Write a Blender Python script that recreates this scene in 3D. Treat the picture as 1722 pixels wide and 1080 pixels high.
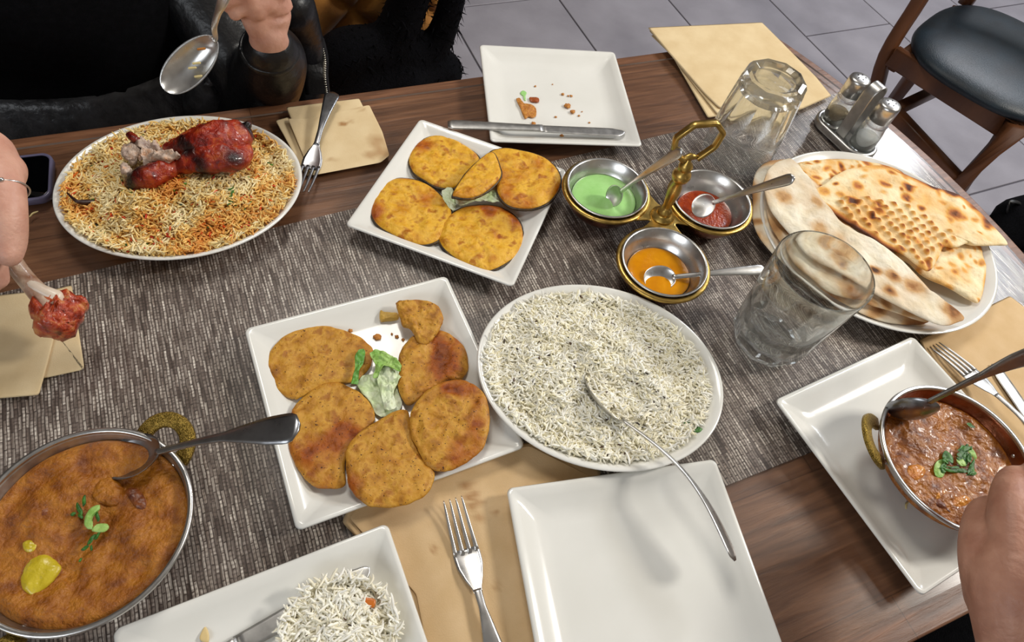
import bpy, math, random
import numpy as np
from mathutils import Matrix, Vector
for o in list(bpy.data.objects): bpy.data.objects.remove(o)
rng = np.random.RandomState(7); random.seed(7)
C = bpy.context.scene.collection
# ---------------------------------------------------------------- camera (table top = z 0, metres)
FPX = 1092.3; NAD = np.array([695.3-861, 1259.0-540, FPX]); CH = 0.63
DN = NAD/np.linalg.norm(NAD)
FW = np.array([0, 0, 1.])-DN*DN[2]; FW /= np.linalg.norm(FW)
RT = np.cross(DN, FW); RT = RT if RT[0] > 0 else -RT
def W(px, py, z=0.):                       # a pixel of the photograph -> the real point at height z
    v = np.array([px-861., py-540., FPX]); v = v*((CH-z)/(v@DN))
    return np.array([v@RT, v@FW, z])
def cam2world(v): return Vector((v@RT, v@FW, -(v@DN)))
cam = bpy.data.cameras.new('camera'); cam.sensor_width = 36; cam.lens = FPX/1722*36; cam.clip_start = .01
co = bpy.data.objects.new('camera', cam); C.objects.link(co)
X = cam2world(np.array([1., 0, 0])); Y = cam2world(np.array([0, -1., 0])); Z = cam2world(np.array([0, 0, -1.]))
M = Matrix((X, Y, Z)).transposed().to_4x4(); M.translation = (0, 0, CH); co.matrix_world = M
bpy.context.scene.camera = co
TA = math.radians(32); AX = np.array([math.cos(TA), math.sin(TA)]); NX = np.array([-math.sin(TA), math.cos(TA)])
def T(a, n, z=0.): p = AX*a+NX*n; return np.array([p[0], p[1], z])       # table frame: along, across
def WN(px, py, n0):                        # pixel -> point on the upright plane n = n0
    v = np.array([px-861., py-540., FPX]); d = np.array([v@RT, v@FW, -(v@DN)])
    t = n0/(d[:2]@NX); return np.array([0, 0, CH])+d*t
def WL(tip, px, py, L, lo=None, hi=None):        # point over pixel at distance L from tip (higher one)
    tip = np.array(tip); zs = np.linspace(tip[2] if lo is None else lo, .5 if hi is None else hi, 400)
    return min((W(px, py, z) for z in zs), key=lambda p: abs(np.linalg.norm(p-tip)-L))
# ---------------------------------------------------------------- light, world, exposure
S = bpy.context.scene
S.view_settings.view_transform = 'Standard'; S.view_settings.look = 'None'
S.view_settings.exposure = 0.0; S.view_settings.gamma = 1
S.cycles.use_denoising = True; S.cycles.max_bounces = 14; S.cycles.diffuse_bounces = 8; S.cycles.glossy_bounces = 6; S.cycles.transparent_max_bounces = 16
S.cycles.transmission_bounces = 12; S.cycles.sample_clamp_indirect = 4; S.cycles.caustics_refractive = True
w = bpy.data.worlds.new('world'); S.world = w; w.use_nodes = True
w.node_tree.nodes['Background'].inputs[0].default_value = (.86, .9, 1, 1); w.node_tree.nodes['Background'].inputs[1].default_value = .30
def area(name, loc, size, power, col, target=(0, .5, 0), sy=None):
    l = bpy.data.lights.new(name, 'AREA'); l.energy = power; l.color = col; l.shape = 'RECTANGLE'; l.size = size; l.size_y = sy or size
    o = bpy.data.objects.new(name, l); C.objects.link(o); o.location = loc
    o.rotation_euler = (Vector(target)-Vector(loc)).to_track_quat('-Z', 'Y').to_euler(); return o
area('ceiling_panel_light', (1.95, 1.05, 1.5), .34, 35, (1, .955, .88), (.15, .5, 0))
area('ceiling_panel_light', (-.47, 1.20, 1.85), .6, 15, (1, .95, .87), (-.1, .5, 0))
area('ceiling_panel_light', (1.85, 3.4, 1.9), .5, 36, (.93, .95, 1), (.8, 2.6, -.7))
area('ceiling_panel_light', (2.3, 2.65, 1.9), .6, 22, (.88, .93, 1), (1.8, 2.4, -.7))
area('rear_fill_light', (-1.0, -1.9, 1.3), 1.4, 22, (.9, .95, 1), (0, .5, 0), .8)  # unseen fill added behind the camera to soften shadow contrast, not a window
# ---------------------------------------------------------------- materials
def lin(h):
    h = h.lstrip('#'); r = [int(h[i:i+2], 16)/255 for i in (0, 2, 4)]
    return tuple([(c/12.92 if c <= .04045 else ((c+.055)/1.055)**2.4) for c in r]+[1.])
MATS = {}
def pm(name, cols, scale=40, rough=.5, metal=0, bump=0, bscale=None, detail=4, spec=.5, coat=0, sss=0, stretch=None,
       rot=0, attr=None, attrcols=None, dist=0, sheen=0, spots=None, rvar=0):
    """noise-driven procedural material: cols = hex or [(pos,hex)..]"""
    m = bpy.data.materials.new(name); m.use_nodes = True; nt = m.node_tree; N = nt.nodes; Lk = nt.links
    b = N['Principled BSDF']; b.inputs['Roughness'].default_value = rough; b.inputs['Metallic'].default_value = metal
    b.inputs['Specular IOR Level'].default_value = spec; b.inputs['Coat Weight'].default_value = coat; b.inputs['Coat Roughness'].default_value = .08
    if sheen: b.inputs['Sheen Weight'].default_value = sheen
    if sss:
        b.inputs['Subsurface Weight'].default_value = sss; b.inputs['Subsurface Radius'].default_value = (.01, .004, .002); b.inputs['Subsurface Scale'].default_value = .5
    tc = N.new('ShaderNodeTexCoord'); mp = N.new('ShaderNodeMapping'); Lk.new(tc.outputs['Object'], mp.inputs[0])
    mp.inputs['Rotation'].default_value = (0, 0, rot)
    if stretch: mp.inputs['Scale'].default_value = stretch
    def noise(sc, det=detail, ds=dist):
        n = N.new('ShaderNodeTexNoise'); n.inputs['Scale'].default_value = sc; n.inputs['Detail'].default_value = det; n.inputs['Distortion'].default_value = ds
        Lk.new(mp.outputs[0], n.inputs['Vector']); return n
    def ramp(src, cl):
        r = N.new('ShaderNodeValToRGB'); e = r.color_ramp.elements
        e[0].position, e[0].color = cl[0][0], lin(cl[0][1]); e[1].position, e[1].color = cl[-1][0], lin(cl[-1][1])
        for p, h in cl[1:-1]: x = e.new(p); x.color = lin(h)
        Lk.new(src, r.inputs[0]); return r.outputs[0]
    if isinstance(cols, str): b.inputs['Base Color'].default_value = lin(cols); colout = None
    else: colout = ramp(noise(scale).outputs[0], cols)
    if attr:                                    # a point attribute drives browning
        a = N.new('ShaderNodeAttribute'); a.attribute_name = attr
        if attrcols:
            r2 = ramp(a.outputs['Fac'], attrcols)
            mx = N.new('ShaderNodeMix'); mx.data_type = 'RGBA'; mx.blend_type = 'MULTIPLY'; mx.inputs[0].default_value = 1
            if colout is None: mx.inputs[6].default_value = lin(cols)
            else: Lk.new(colout, mx.inputs[6])
            Lk.new(r2, mx.inputs[7]); colout = mx.outputs[2]
        else: colout = a.outputs['Color']
    if spots:                                   # (scale, threshold, hex)
        ns = noise(spots[0], 2, 0); r3 = N.new('ShaderNodeValToRGB'); r3.color_ramp.elements[0].position = spots[1]; r3.color_ramp.elements[1].position = spots[1]+.05
        Lk.new(ns.outputs[0], r3.inputs[0]); mx = N.new('ShaderNodeMix'); mx.data_type = 'RGBA'
        Lk.new(r3.outputs[0], mx.inputs[0]); Lk.new(colout, mx.inputs[6]) if colout is not None else setattr(mx.inputs[6], 'default_value', lin(cols))
        mx.inputs[7].default_value = lin(spots[2]); colout = mx.outputs[2]
    if colout is not None: Lk.new(colout, b.inputs['Base Color'])
    if rvar:
        mr = N.new('ShaderNodeMapRange'); mr.inputs[3].default_value = max(0, rough-rvar); mr.inputs[4].default_value = rough+rvar
        Lk.new(noise((bscale or scale)*.7).outputs[0], mr.inputs[0]); Lk.new(mr.outputs[0], b.inputs['Roughness'])
    if bump:
        bp = N.new('ShaderNodeBump'); bp.inputs['Strength'].default_value = 1; bp.inputs['Distance'].default_value = bump
        Lk.new(noise(bscale or scale*3).outputs[0], bp.inputs['Height']); Lk.new(bp.outputs[0], b.inputs['Normal'])
    MATS[name] = m; return m
porcelain = pm('porcelain', [(.3, '#e2e1da'), (.7, '#e9e8e2')], 12, rough=.16, spec=.5, coat=.3)
steel = pm('stainless_steel', [(.3, '#c6c5c3'), (.7, '#d8d7d5')], 60, rough=.30, metal=1, rvar=.08, bscale=180)
steel_dull = pm('brushed_steel', [(.3, '#b0afad'), (.7, '#cac9c6')], 90, rough=.38, metal=1, rvar=.08, bscale=260)
steel_dark = pm('dark_worn_steel', [(.3, '#8a8b8e'), (.7, '#a6a8ac')], 60, rough=.30, metal=1, rvar=.08, bscale=200)
brass = pm('aged_brass', [(.3, '#9d8246'), (.6, '#c6a55c')], 55, rough=.34, metal=1, bump=.0003, bscale=220, rvar=.12)
brass_eng = pm('engraved_brass', [(.4, '#6e5a24'), (.6, '#c2a354')], 420, rough=.36, metal=1, bump=.0012, bscale=420, dist=2.5)
copper = pm('dark_copper', [(.3, '#74422c'), (.65, '#a4664a')], 60, rough=.3, metal=1, bump=.0006, bscale=140, rvar=.1)
napkin_m = pm('kraft_napkin', [(.3, '#cdae82'), (.7, '#d8bb92')], 30, rough=.95, bump=.0002, bscale=900, spec=.1, attr='toast', attrcols=[(0, '#ffffff'), (1, '#b58a5e')])
napkin_m2 = pm('pale_kraft_napkin', [(.3, '#d6bd92'), (.7, '#e2cca3')], 30, rough=.95, bump=.00018, bscale=700, spec=.1, attr='toast', attrcols=[(0, '#ffffff'), (1, '#b58a5e')])
skin = pm('skin', [(.3, '#c08a76'), (.7, '#d8a893')], 45, rough=.5, sss=.08, bump=.0006, bscale=260)
skin2 = pm('tanned_skin', [(.3, '#a36f5a'), (.7, '#c08f78')], 40, rough=.5, sss=.08, bump=.0007, bscale=200)
nail_m = pm('finger_nail', '#d38f8c', rough=.25)
knit = pm('black_knit', [(.3, '#08080a'), (.7, '#0f0f12')], 120, rough=.95, bump=.001, bscale=700, spec=.1)
leather = pm('black_leather', [(.3, '#070709'), (.7, '#101013')], 60, rough=.38, bump=.0025, bscale=45, spec=.5, detail=6)
crinkle = pm('ruched_dark_leather', [(.3, '#202022'), (.7, '#3c3c3e')], 60, rough=.36, bump=.003, bscale=60, spec=.5, detail=6)
fur_m = pm('black_fur', [(.3, '#050507'), (.7, '#0d0d12')], 200, rough=.9, bump=.002, bscale=400, spec=.1)
velvet = pm('mustard_velvet', [(.3, '#a3661c'), (.7, '#c28330')], 25, rough=.75, sheen=.4, bump=.0006, bscale=300)
wood_dark = pm('walnut_stained_wood', [(.25, '#3a2114'), (.5, '#5e3820'), (.75, '#74482a')], 14, rough=.4, bump=.0006, stretch=(1, 1, .15))
seat_m = pm('dark_teal_leatherette', [(.3, '#0a161e'), (.7, '#12242f')], 20, rough=.42, bump=.0006, bscale=400)
zip_m = pm('zip_metal', '#b9b4a6', rough=.3, metal=1)
black_m = pm('black_plastic', '#0a0a0b', rough=.4)
screen_m = pm('phone_screen', '#020203', rough=.05)
case_m = pm('violet_phone_case', '#5c5870', rough=.3)
potato_m = pm('potato_batter', [(.3, '#95601a'), (.43, '#b98026'), (.56, '#cb9638'), (.7, '#a56a22')], 75, rough=.5, spec=.35, bump=.0014, bscale=190, spots=(420, .66, '#3a1a08'), dist=.2, attr='toast', attrcols=[(0, '#ffffff'), (.5, '#cf9660'), (1, '#6e3c1e')])
egg_m = pm('eggplant_batter', [(.3, '#b06e12'), (.42, '#d69c22'), (.57, '#e6b23a'), (.7, '#b06c16')], 75, rough=.48, spec=.35, bump=.0014, bscale=190, dist=.2, attr='toast', attrcols=[(0, '#ffffff'), (.5, '#cf9458'), (1, '#6a3818')])
eggskin = pm('eggplant_skin', [(.35, '#1d1410'), (.6, '#4a3618'), (.75, '#7e5c20')], 90, rough=.4, bump=.001, bscale=300)
naan_m = pm('naan_crumb', [(.3, '#e8d09a'), (.55, '#f2e2ba'), (.8, '#e2bf80')], 45, rough=.75, bump=.0012, bscale=230, attr='toast', attrcols=[(0, '#ffffff'), (.3, '#f2c478'), (.65, '#bd7430'), (1, '#54290f')])
roti_m = pm('floury_roti', [(.3, '#e2d2b0'), (.6, '#f0e8d4'), (.8, '#e8dabb')], 45, rough=.85, bump=.001, bscale=230, attr='toast', attrcols=[(0, '#ffffff'), (.4, '#d9b48a'), (.75, '#a87548'), (1, '#4a2c18')])
curry_m = pm('curry_sauce', [(.25, '#6a3208'), (.45, '#985812'), (.6, '#b07020'), (.8, '#85480e')], 70, rough=.36, spec=.45, bump=.0024, bscale=300, detail=6, dist=.1)
curry2_m = pm('oily_curry_sauce', [(.25, '#4e2206'), (.45, '#8a4c0e'), (.62, '#a86616'), (.8, '#773c0c')], 75, rough=.26, coat=.15, bump=.0022, bscale=230, detail=6, dist=.2)
chunk_y = pm('yellow_vegetable', [(.3, '#b8a016'), (.7, '#d4bf35')], 80, rough=.3, coat=.3, bump=.001)
chunk_o = pm('orange_chicken', [(.3, '#b5650f'), (.7, '#d98f22')], 120, rough=.3, coat=.4, bump=.002)
onion_m = pm('purple_onion', [(.3, '#4a1e14'), (.7, '#8a4c20')], 120, rough=.35, coat=.1, bump=.001)
herb = pm('green_herb', [(.3, '#15400f'), (.7, '#3f7d22')], 150, rough=.4, bump=.001)
herb_l = pm('pale_green_leaf', [(.3, '#7fae4a'), (.7, '#aacb72')], 100, rough=.4, bump=.001)
lettuce_m = pm('pale_lettuce', [(.3, '#c3d89a'), (.6, '#dde6c6'), (.8, '#e8ecd9')], 60, rough=.4, bump=.0015, bscale=120)
rice_m = pm('rice_grains', '#ffffff', rough=.42, attr='col', sss=0, spec=.5)
base_rice = pm('rice_bed', [(.3, '#e6dfc6'), (.7, '#f4f0e0')], 300, rough=.7, bump=.002, bscale=300)
base_bir = pm('biryani_bed', [(.3, '#c07a26'), (.7, '#dcae5c')], 260, rough=.6, bump=.002, bscale=300)
tandoori = pm('tandoori_chicken', [(.24, '#300a05'), (.38, '#7c160a'), (.52, '#a02c12'), (.66, '#b8521e'), (.8, '#5d140a')], 75, rough=.33, coat=.2, bump=.004, bscale=110, dist=.8, detail=6, attr='toast', attrcols=[(0, '#ffffff'), (.6, '#8a5a50'), (1, '#1c0c0a')])
meat_m = pm('pulled_meat', [(.3, '#8a7268'), (.55, '#c9b3a2'), (.75, '#d99a6a')], 90, rough=.4, bump=.0015, bscale=250)
bone_m = pm('roasted_bone', [(.3, '#8a5a3a'), (.5, '#b99b86'), (.62, '#e0cfb6'), (.8, '#70504c')], 40, rough=.35, coat=.3, bump=.001, dist=.5)
mint_m = pm('mint_sauce', [(.3, '#98cf78'), (.7, '#a9da8c')], 60, rough=.22, spots=(900, .70, '#4d8a40'))
red_m = pm('red_chilli_sauce', [(.3, '#862808'), (.7, '#aa4416')], 150, rough=.15, bump=.0008, bscale=300, spots=(700, .68, '#c9702c'))
mango_m = pm('orange_mango_sauce', [(.3, '#c67802'), (.7, '#dd9408')], 50, rough=.15, bump=.0006, bscale=120)
crumb_m = pm('fried_crumb', [(.3, '#a85e16'), (.7, '#d39238')], 300, rough=.5, bump=.001)
pepper_m = pm('ground_pepper', [(.35, '#6d5a42'), (.65, '#9a8766')], 1500, rough=.9)
salt_m = pm('fine_salt', [(.35, '#cfcfcb'), (.65, '#e9e9e6')], 1500, rough=.9)
tile_m = pm('grey_stone_tile', [(.3, '#97939a'), (.55, '#a5a1a8'), (.75, '#aeabb2')], 5, rough=.4, bump=.0008, bscale=60, detail=8)
grout_m = pm('dark_grout', '#5d5960', rough=.9)
wall_m = pm('warm_wall_paint', [(.3, '#b3aa9d'), (.7, '#bfb6a9')], 3, rough=.9)
ceil_m = pm('ceiling_paint', '#b9b6b0', rough=.9)
def glass_mat(name, col=(1, 1, 1, 1), clear=.15):
    m = bpy.data.materials.new(name); m.use_nodes = True; nt = m.node_tree; N = nt.nodes; N.clear(); L = nt.links
    g = N.new('ShaderNodeBsdfGlass'); g.inputs['Color'].default_value = col; g.inputs['Roughness'].default_value = 0; g.inputs['IOR'].default_value = 1.47
    t = N.new('ShaderNodeBsdfTransparent'); t.inputs[0].default_value = col; mx = N.new('ShaderNodeMixShader'); mx.inputs[0].default_value = clear
    L.new(g.outputs[0], mx.inputs[1]); L.new(t.outputs[0], mx.inputs[2])
    o = N.new('ShaderNodeOutputMaterial'); L.new(mx.outputs[0], o.inputs[0]); return m
glass_m = glass_mat('clear_glass', (.99, 1, .995, 1))
def sheet_glass():
    m = bpy.data.materials.new('table_glass'); m.use_nodes = True; nt = m.node_tree; N = nt.nodes; N.clear(); L = nt.links
    t = N.new('ShaderNodeBsdfTransparent'); t.inputs[0].default_value = (.985, .99, .985, 1)
    g = N.new('ShaderNodeBsdfGlossy'); g.inputs['Roughness'].default_value = .2
    fr = N.new('ShaderNodeFresnel'); fr.inputs[0].default_value = 1.5
    ge = N.new('ShaderNodeNewGeometry'); inv = N.new('ShaderNodeMath'); inv.operation = 'SUBTRACT'; inv.inputs[0].default_value = 1; L.new(ge.outputs['Backfacing'], inv.inputs[1])
    mu = N.new('ShaderNodeMath'); mu.operation = 'MULTIPLY'; L.new(fr.outputs[0], mu.inputs[0]); L.new(inv.outputs[0], mu.inputs[1])
    mx = N.new('ShaderNodeMixShader'); L.new(mu.outputs[0], mx.inputs[0]); L.new(t.outputs[0], mx.inputs[1]); L.new(g.outputs[0], mx.inputs[2])
    o = N.new('ShaderNodeOutputMaterial'); L.new(mx.outputs[0], o.inputs[0]); return m
table_glass = sheet_glass()
glass_edge = pm('polished_glass_edge', '#8f8076', rough=.2, spec=.8)
def table_wood():
    m = bpy.data.materials.new('brown_wood_laminate'); m.use_nodes = True; nt = m.node_tree; N = nt.nodes; L = nt.links; b = N['Principled BSDF']
    tc = N.new('ShaderNodeTexCoord'); mp = N.new('ShaderNodeMapping'); mp.inputs['Rotation'].default_value = (0, 0, -TA); L.new(tc.outputs['Object'], mp.inputs[0])
    m2 = N.new('ShaderNodeMapping'); m2.inputs['Scale'].default_value = (3.2, 42, 1); L.new(mp.outputs[0], m2.inputs[0])
    n1 = N.new('ShaderNodeTexNoise'); n1.inputs['Scale'].default_value = 2.6; n1.inputs['Detail'].default_value = 8; n1.inputs['Distortion'].default_value = .5; n1.inputs['Roughness'].default_value = .62; L.new(m2.outputs[0], n1.inputs['Vector'])
    r = N.new('ShaderNodeValToRGB'); e = r.color_ramp.elements; e[0].position = .25; e[0].color = lin('#4a2f1e'); e[1].position = .8; e[1].color = lin('#98694a')
    x = e.new(.45); x.color = lin('#6c4730'); x = e.new(.58); x.color = lin('#7d553b'); L.new(n1.outputs[0], r.inputs[0])
    n2 = N.new('ShaderNodeTexNoise'); n2.inputs['Scale'].default_value = 5; L.new(mp.outputs[0], n2.inputs['Vector'])
    br = N.new('ShaderNodeTexBrick'); br.inputs['Scale'].default_value = 1; br.inputs['Brick Width'].default_value = .95; br.inputs['Row Height'].default_value = .135; br.inputs['Mortar Size'].default_value = .0006
    br.inputs['Color1'].default_value = (1, 1, 1, 1); br.inputs['Color2'].default_value = (.84, .82, .8, 1); br.inputs['Mortar'].default_value = (.45, .4, .36, 1); br.inputs['Bias'].default_value = 0
    L.new(mp.outputs[0], br.inputs['Vector'])
    mx = N.new('ShaderNodeMix'); mx.data_type = 'RGBA'; mx.blend_type = 'MULTIPLY'; mx.inputs[0].default_value = .9; L.new(r.outputs[0], mx.inputs[6]); L.new(br.outputs[0], mx.inputs[7])
    L.new(mx.outputs[2], b.inputs['Base Color']); b.inputs['Roughness'].default_value = .42
    bp = N.new('ShaderNodeBump'); bp.inputs['Distance'].default_value = .0008; L.new(n1.outputs[0], bp.inputs['Height']); L.new(bp.outputs[0], b.inputs['Normal']); return m
wood_top = table_wood()
def runner_mat():
    m = bpy.data.materials.new('woven_runner_cloth'); m.use_nodes = True; nt = m.node_tree; N = nt.nodes; L = nt.links; b = N['Principled BSDF']
    tc = N.new('ShaderNodeTexCoord'); mp = N.new('ShaderNodeMapping'); mp.inputs['Rotation'].default_value = (0, 0, -TA+math.pi/2-.03); L.new(tc.outputs['Object'], mp.inputs[0])
    nd = N.new('ShaderNodeTexNoise'); nd.inputs['Scale'].default_value = 60; nd.inputs['Detail'].default_value = 3; L.new(mp.outputs[0], nd.inputs['Vector'])
    vm = N.new('ShaderNodeVectorMath'); vm.operation = 'MULTIPLY_ADD'; L.new(nd.outputs['Color'], vm.inputs[0]); vm.inputs[1].default_value = (.006, .0022, 0); L.new(mp.outputs[0], vm.inputs[2])
    def brick(w_, h_, mort, c1, c2, cm, bias=0, ofs=.5):
        br = N.new('ShaderNodeTexBrick'); br.inputs['Scale'].default_value = 1; br.inputs['Brick Width'].default_value = w_; br.inputs['Row Height'].default_value = h_; br.inputs['Mortar Size'].default_value = mort
        br.inputs['Mortar Smooth'].default_value = .4; br.inputs['Color1'].default_value = lin(c1); br.inputs['Color2'].default_value = lin(c2); br.inputs['Mortar'].default_value = lin(cm); br.inputs['Bias'].default_value = bias; br.offset = ofs
        L.new(vm.outputs[0], br.inputs['Vector']); return br
    b1 = brick(.0165, .0032, .0007, '#e6ddd4', '#80716a', '#655750', 0.)
    nz = N.new('ShaderNodeTexNoise'); nz.inputs['Scale'].default_value = 1; nz.inputs['Detail'].default_value = 2
    ms = N.new('ShaderNodeMapping'); ms.inputs['Scale'].default_value = (22, 330, 1); L.new(mp.outputs[0], ms.inputs[0]); L.new(ms.outputs[0], nz.inputs['Vector'])
    r = N.new('ShaderNodeValToRGB'); e = r.color_ramp.elements; e[0].position = .36; e[0].color = lin('#86746b'); e[1].position = .64; e[1].color = (1, 1, 1, 1); L.new(nz.outputs[0], r.inputs[0])
    mx = N.new('ShaderNodeMix'); mx.data_type = 'RGBA'; mx.blend_type = 'MULTIPLY'; mx.inputs[0].default_value = .85; L.new(b1.outputs[0], mx.inputs[6]); L.new(r.outputs[0], mx.inputs[7])
    b2 = brick(.0042, .0068, .0011, '#ffffff', '#a89a92', '#75675f', 0, .5)
    m2 = N.new('ShaderNodeMix'); m2.data_type = 'RGBA'; m2.blend_type = 'MULTIPLY'; m2.inputs[0].default_value = .55; L.new(mx.outputs[2], m2.inputs[6]); L.new(b2.outputs[0], m2.inputs[7])
    hs = N.new('ShaderNodeHueSaturation'); hs.inputs['Value'].default_value = 1.3; L.new(m2.outputs[2], hs.inputs['Color'])
    L.new(hs.outputs[0], b.inputs['Base Color']); b.inputs['Roughness'].default_value = .6
    bp = N.new('ShaderNodeBump'); bp.inputs['Distance'].default_value = .0006; L.new(m2.outputs[2], bp.inputs['Height']); L.new(bp.outputs[0], b.inputs['Normal']); return m
runner_m = runner_mat()
# ---------------------------------------------------------------- numpy noise and shape makers
_G = np.random.RandomState(3).rand(256, 256)
def vn(x, y):
    xi = np.floor(x).astype(int); yi = np.floor(y).astype(int); fx = x-xi; fy = y-yi; fx = fx*fx*(3-2*fx); fy = fy*fy*(3-2*fy)
    g = lambda a, b: _G[a % 256, b % 256]
    return (g(xi, yi)*(1-fx)+g(xi+1, yi)*fx)*(1-fy)+(g(xi, yi+1)*(1-fx)+g(xi+1, yi+1)*fx)*fy
def fbm(x, y, s, o=3, seed=0):
    t = 0; a = 1; n = 0
    for k in range(o):
        t = t+a*vn(x*s*2**k+seed*17.3+k*5.1+400, y*s*2**k+seed*9.7+k*3.3+400); n += a; a *= .5
    return t/n
def smooth_outline(P, M=120, closed=True):
    P = np.array(P, float); n = len(P); out = []
    if n < 3: return P
    seg = np.linspace(0, n, M, endpoint=False)
    for s in seg:
        i = int(s); t = s-i; p0, p1, p2, p3 = P[(i-1) % n], P[i % n], P[(i+1) % n], P[(i+2) % n]
        out.append(.5*((2*p1)+(-p0+p2)*t+(2*p0-5*p1+4*p2-p3)*t*t+(-p0+3*p1-3*p2+p3)*t**3))
    return np.array(out)
def poly_outline(P, M=80, r=.003):
    """polygon resampled with slightly rounded corners"""
    P = np.array(P, float); n = len(P); out = []
    for i in range(n):
        a, b, c = P[i-1], P[i], P[(i+1) % n]; u = (a-b)/np.linalg.norm(a-b); v = (c-b)/np.linalg.norm(c-b)
        q0, q1 = b+u*r, b+v*r
        out += [q0, .25*q0+.5*b+.25*q1, q1]
        L = np.linalg.norm(c-b)-2*r; k = max(1, int(L/.012))
        out += [q1+v*L*j/k for j in range(1, k)]
    return np.array(out)
def slab(out, z0, th, K=16, bump=None, zf=None, edge=8, cen=None, uneven=0, seed=1):
    out = np.array(out)[:, :2]; Mn = len(out); cen = out.mean(0) if cen is None else np.array(cen)[:2]
    if uneven:
        ang = np.linspace(0, 2*np.pi, Mn, endpoint=False)
        k = 1+uneven*(fbm(np.cos(ang)*3, np.sin(ang)*3, 1.5, 3, seed)-.5)*2
        out = cen+(out-cen)*k[:, None]
    ts = 1-(1-np.linspace(0, 1, K+1)[1:])**1.6
    V = []; tt = []
    def z_at(t, top): q = np.sqrt(max(0, 1-t**edge)); return th*(.45+.55*q) if top else th*(.45-.45*q)
    for t in ts:
        p = cen+(out-cen)*t; V.append(np.c_[p, np.full(Mn, z0+z_at(t, True))]); tt.append(np.full(Mn, t))
    top = np.concatenate([[[cen[0], cen[1], z0+th]]]+V); tv = np.concatenate([[0]]+tt)
    if bump is not None: top[:, 2] += bump(top[:, 0], top[:, 1], tv)
    B = []
    for t in (.97, .8): p = cen+(out-cen)*t; B.append(np.c_[p, np.full(Mn, z0+z_at(t, False))])
    v = np.concatenate([top]+B+[[[cen[0], cen[1], z0]]])
    if zf is not None: v[:, 2] += zf(v[:, 0], v[:, 1])
    f = [(0, 1+i, 1+(i+1) % Mn) for i in range(Mn)]
    nr = K+2
    for r in range(nr-1):
        a = 1+r*Mn; b = a+Mn
        f += [(a+i, b+i, b+(i+1) % Mn, a+(i+1) % Mn) for i in range(Mn)]
    l = 1+(nr-1)*Mn; e = len(v)-1
    f += [(l+i, e, l+(i+1) % Mn) for i in range(Mn)]
    return v, f
def rings(R, close=(True, True)):
    """list of equal-length rings -> mesh"""
    n = len(R[0]); v = np.concatenate(R); f = []
    for r in range(len(R)-1):
        a = r*n; b = a+n; f += [(a+i, a+(i+1) % n, b+(i+1) % n, b+i) for i in range(n)]
    v = list(v)
    if close[0]: v.append(R[0].mean(0)); k = len(v)-1; f += [((i+1) % n, i, k) for i in range(n)]
    if close[1]: v.append(R[-1].mean(0)); k = len(v)-1; a = (len(R)-1)*n; f += [(a+i, a+(i+1) % n, k) for i in range(n)]
    return np.array(v), f
def lathe(prof, c, n=64, close=(True, True), rf=None):
    R = []; th = np.linspace(0, 2*np.pi, n, endpoint=False)
    for r, z in prof:
        rr = np.full(n, r) if rf is None else rf(r, z, th); R.append(np.c_[c[0]+rr*np.cos(th), c[1]+rr*np.sin(th), np.full(n, c[2]+z)])
    return rings(R, close)
def loft(P, A, B=None, up=(0, 0, 1), n=16, pw=2., ups=None):
    P = np.array(P, float); A = np.broadcast_to(np.array(A, float), (len(P),)); B = A if B is None else np.broadcast_to(np.array(B, float), (len(P),))
    th = np.linspace(0, 2*np.pi, n, endpoint=False); c = np.cos(th); s = np.sin(th)
    cx = np.sign(c)*abs(c)**(2/pw); sx = np.sign(s)*abs(s)**(2/pw); R = []
    for i in range(len(P)):
        t = P[min(i+1, len(P)-1)]-P[max(i-1, 0)]; t /= np.linalg.norm(t)
        u0 = np.array(ups[i] if ups is not None else up, float); sd = np.cross(t, u0)
        if np.linalg.norm(sd) < 1e-4: sd = np.cross(t, [0, 1, .01])
        sd /= np.linalg.norm(sd); u = np.cross(sd, t)
        R.append(P[i]+np.outer(cx*A[i], sd)+np.outer(sx*B[i], u))
    return rings(R)
def spline(P, k=6):
    P = np.array(P, float); n = len(P); out = []
    for i in range(n-1):
        p0, p1, p2, p3 = P[max(i-1, 0)], P[i], P[i+1], P[min(i+2, n-1)]
        for t in np.linspace(0, 1, k, endpoint=False):
            out.append(.5*((2*p1)+(-p0+p2)*t+(2*p0-5*p1+4*p2-p3)*t*t+(-p0+3*p1-3*p2+p3)*t**3))
    out.append(P[-1]); return np.array(out)
def limb(P, R, k=5, n=16, flat=None, up=(0, 0, 1)):
    """smooth tapering limb with rounded ends"""
    Q = spline([list(p)+[r] for p, r in zip(P, R)], k); X = Q[:, :3]; r = Q[:, 3]
    d0 = X[0]-X[1]; d0 /= np.linalg.norm(d0); d1 = X[-1]-X[-2]; d1 /= np.linalg.norm(d1)
    pre = [(X[0]+d0*r[0]*s, r[0]*math.sqrt(max(0, 1-s*s))) for s in (.97, .8, .45)]; post = [(X[-1]+d1*r[-1]*s, r[-1]*math.sqrt(max(0, 1-s*s))) for s in (.45, .8, .97)]
    X = np.array([p for p, _ in pre]+list(X)+[p for p, _ in post]); r = np.array([q for _, q in pre]+list(r)+[q for _, q in post])
    return loft(X, r, r*(flat or 1), up=up, n=n)
def box(c, s, rot=0, bev=0):
    x, y, z = [q/2 for q in s]; v = np.array([(a*x, b*y, d*z) for d in (-1, 1) for a, b in ((-1, -1), (1, -1), (1, 1), (-1, 1))])
    cr, sr = math.cos(rot), math.sin(rot); v = np.c_[v[:, 0]*cr-v[:, 1]*sr, v[:, 0]*sr+v[:, 1]*cr, v[:, 2]]+np.array(c)
    return v, [(3, 2, 1, 0), (4, 5, 6, 7), (0, 1, 5, 4), (1, 2, 6, 5), (2, 3, 7, 6), (3, 0, 4, 7)]
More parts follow.
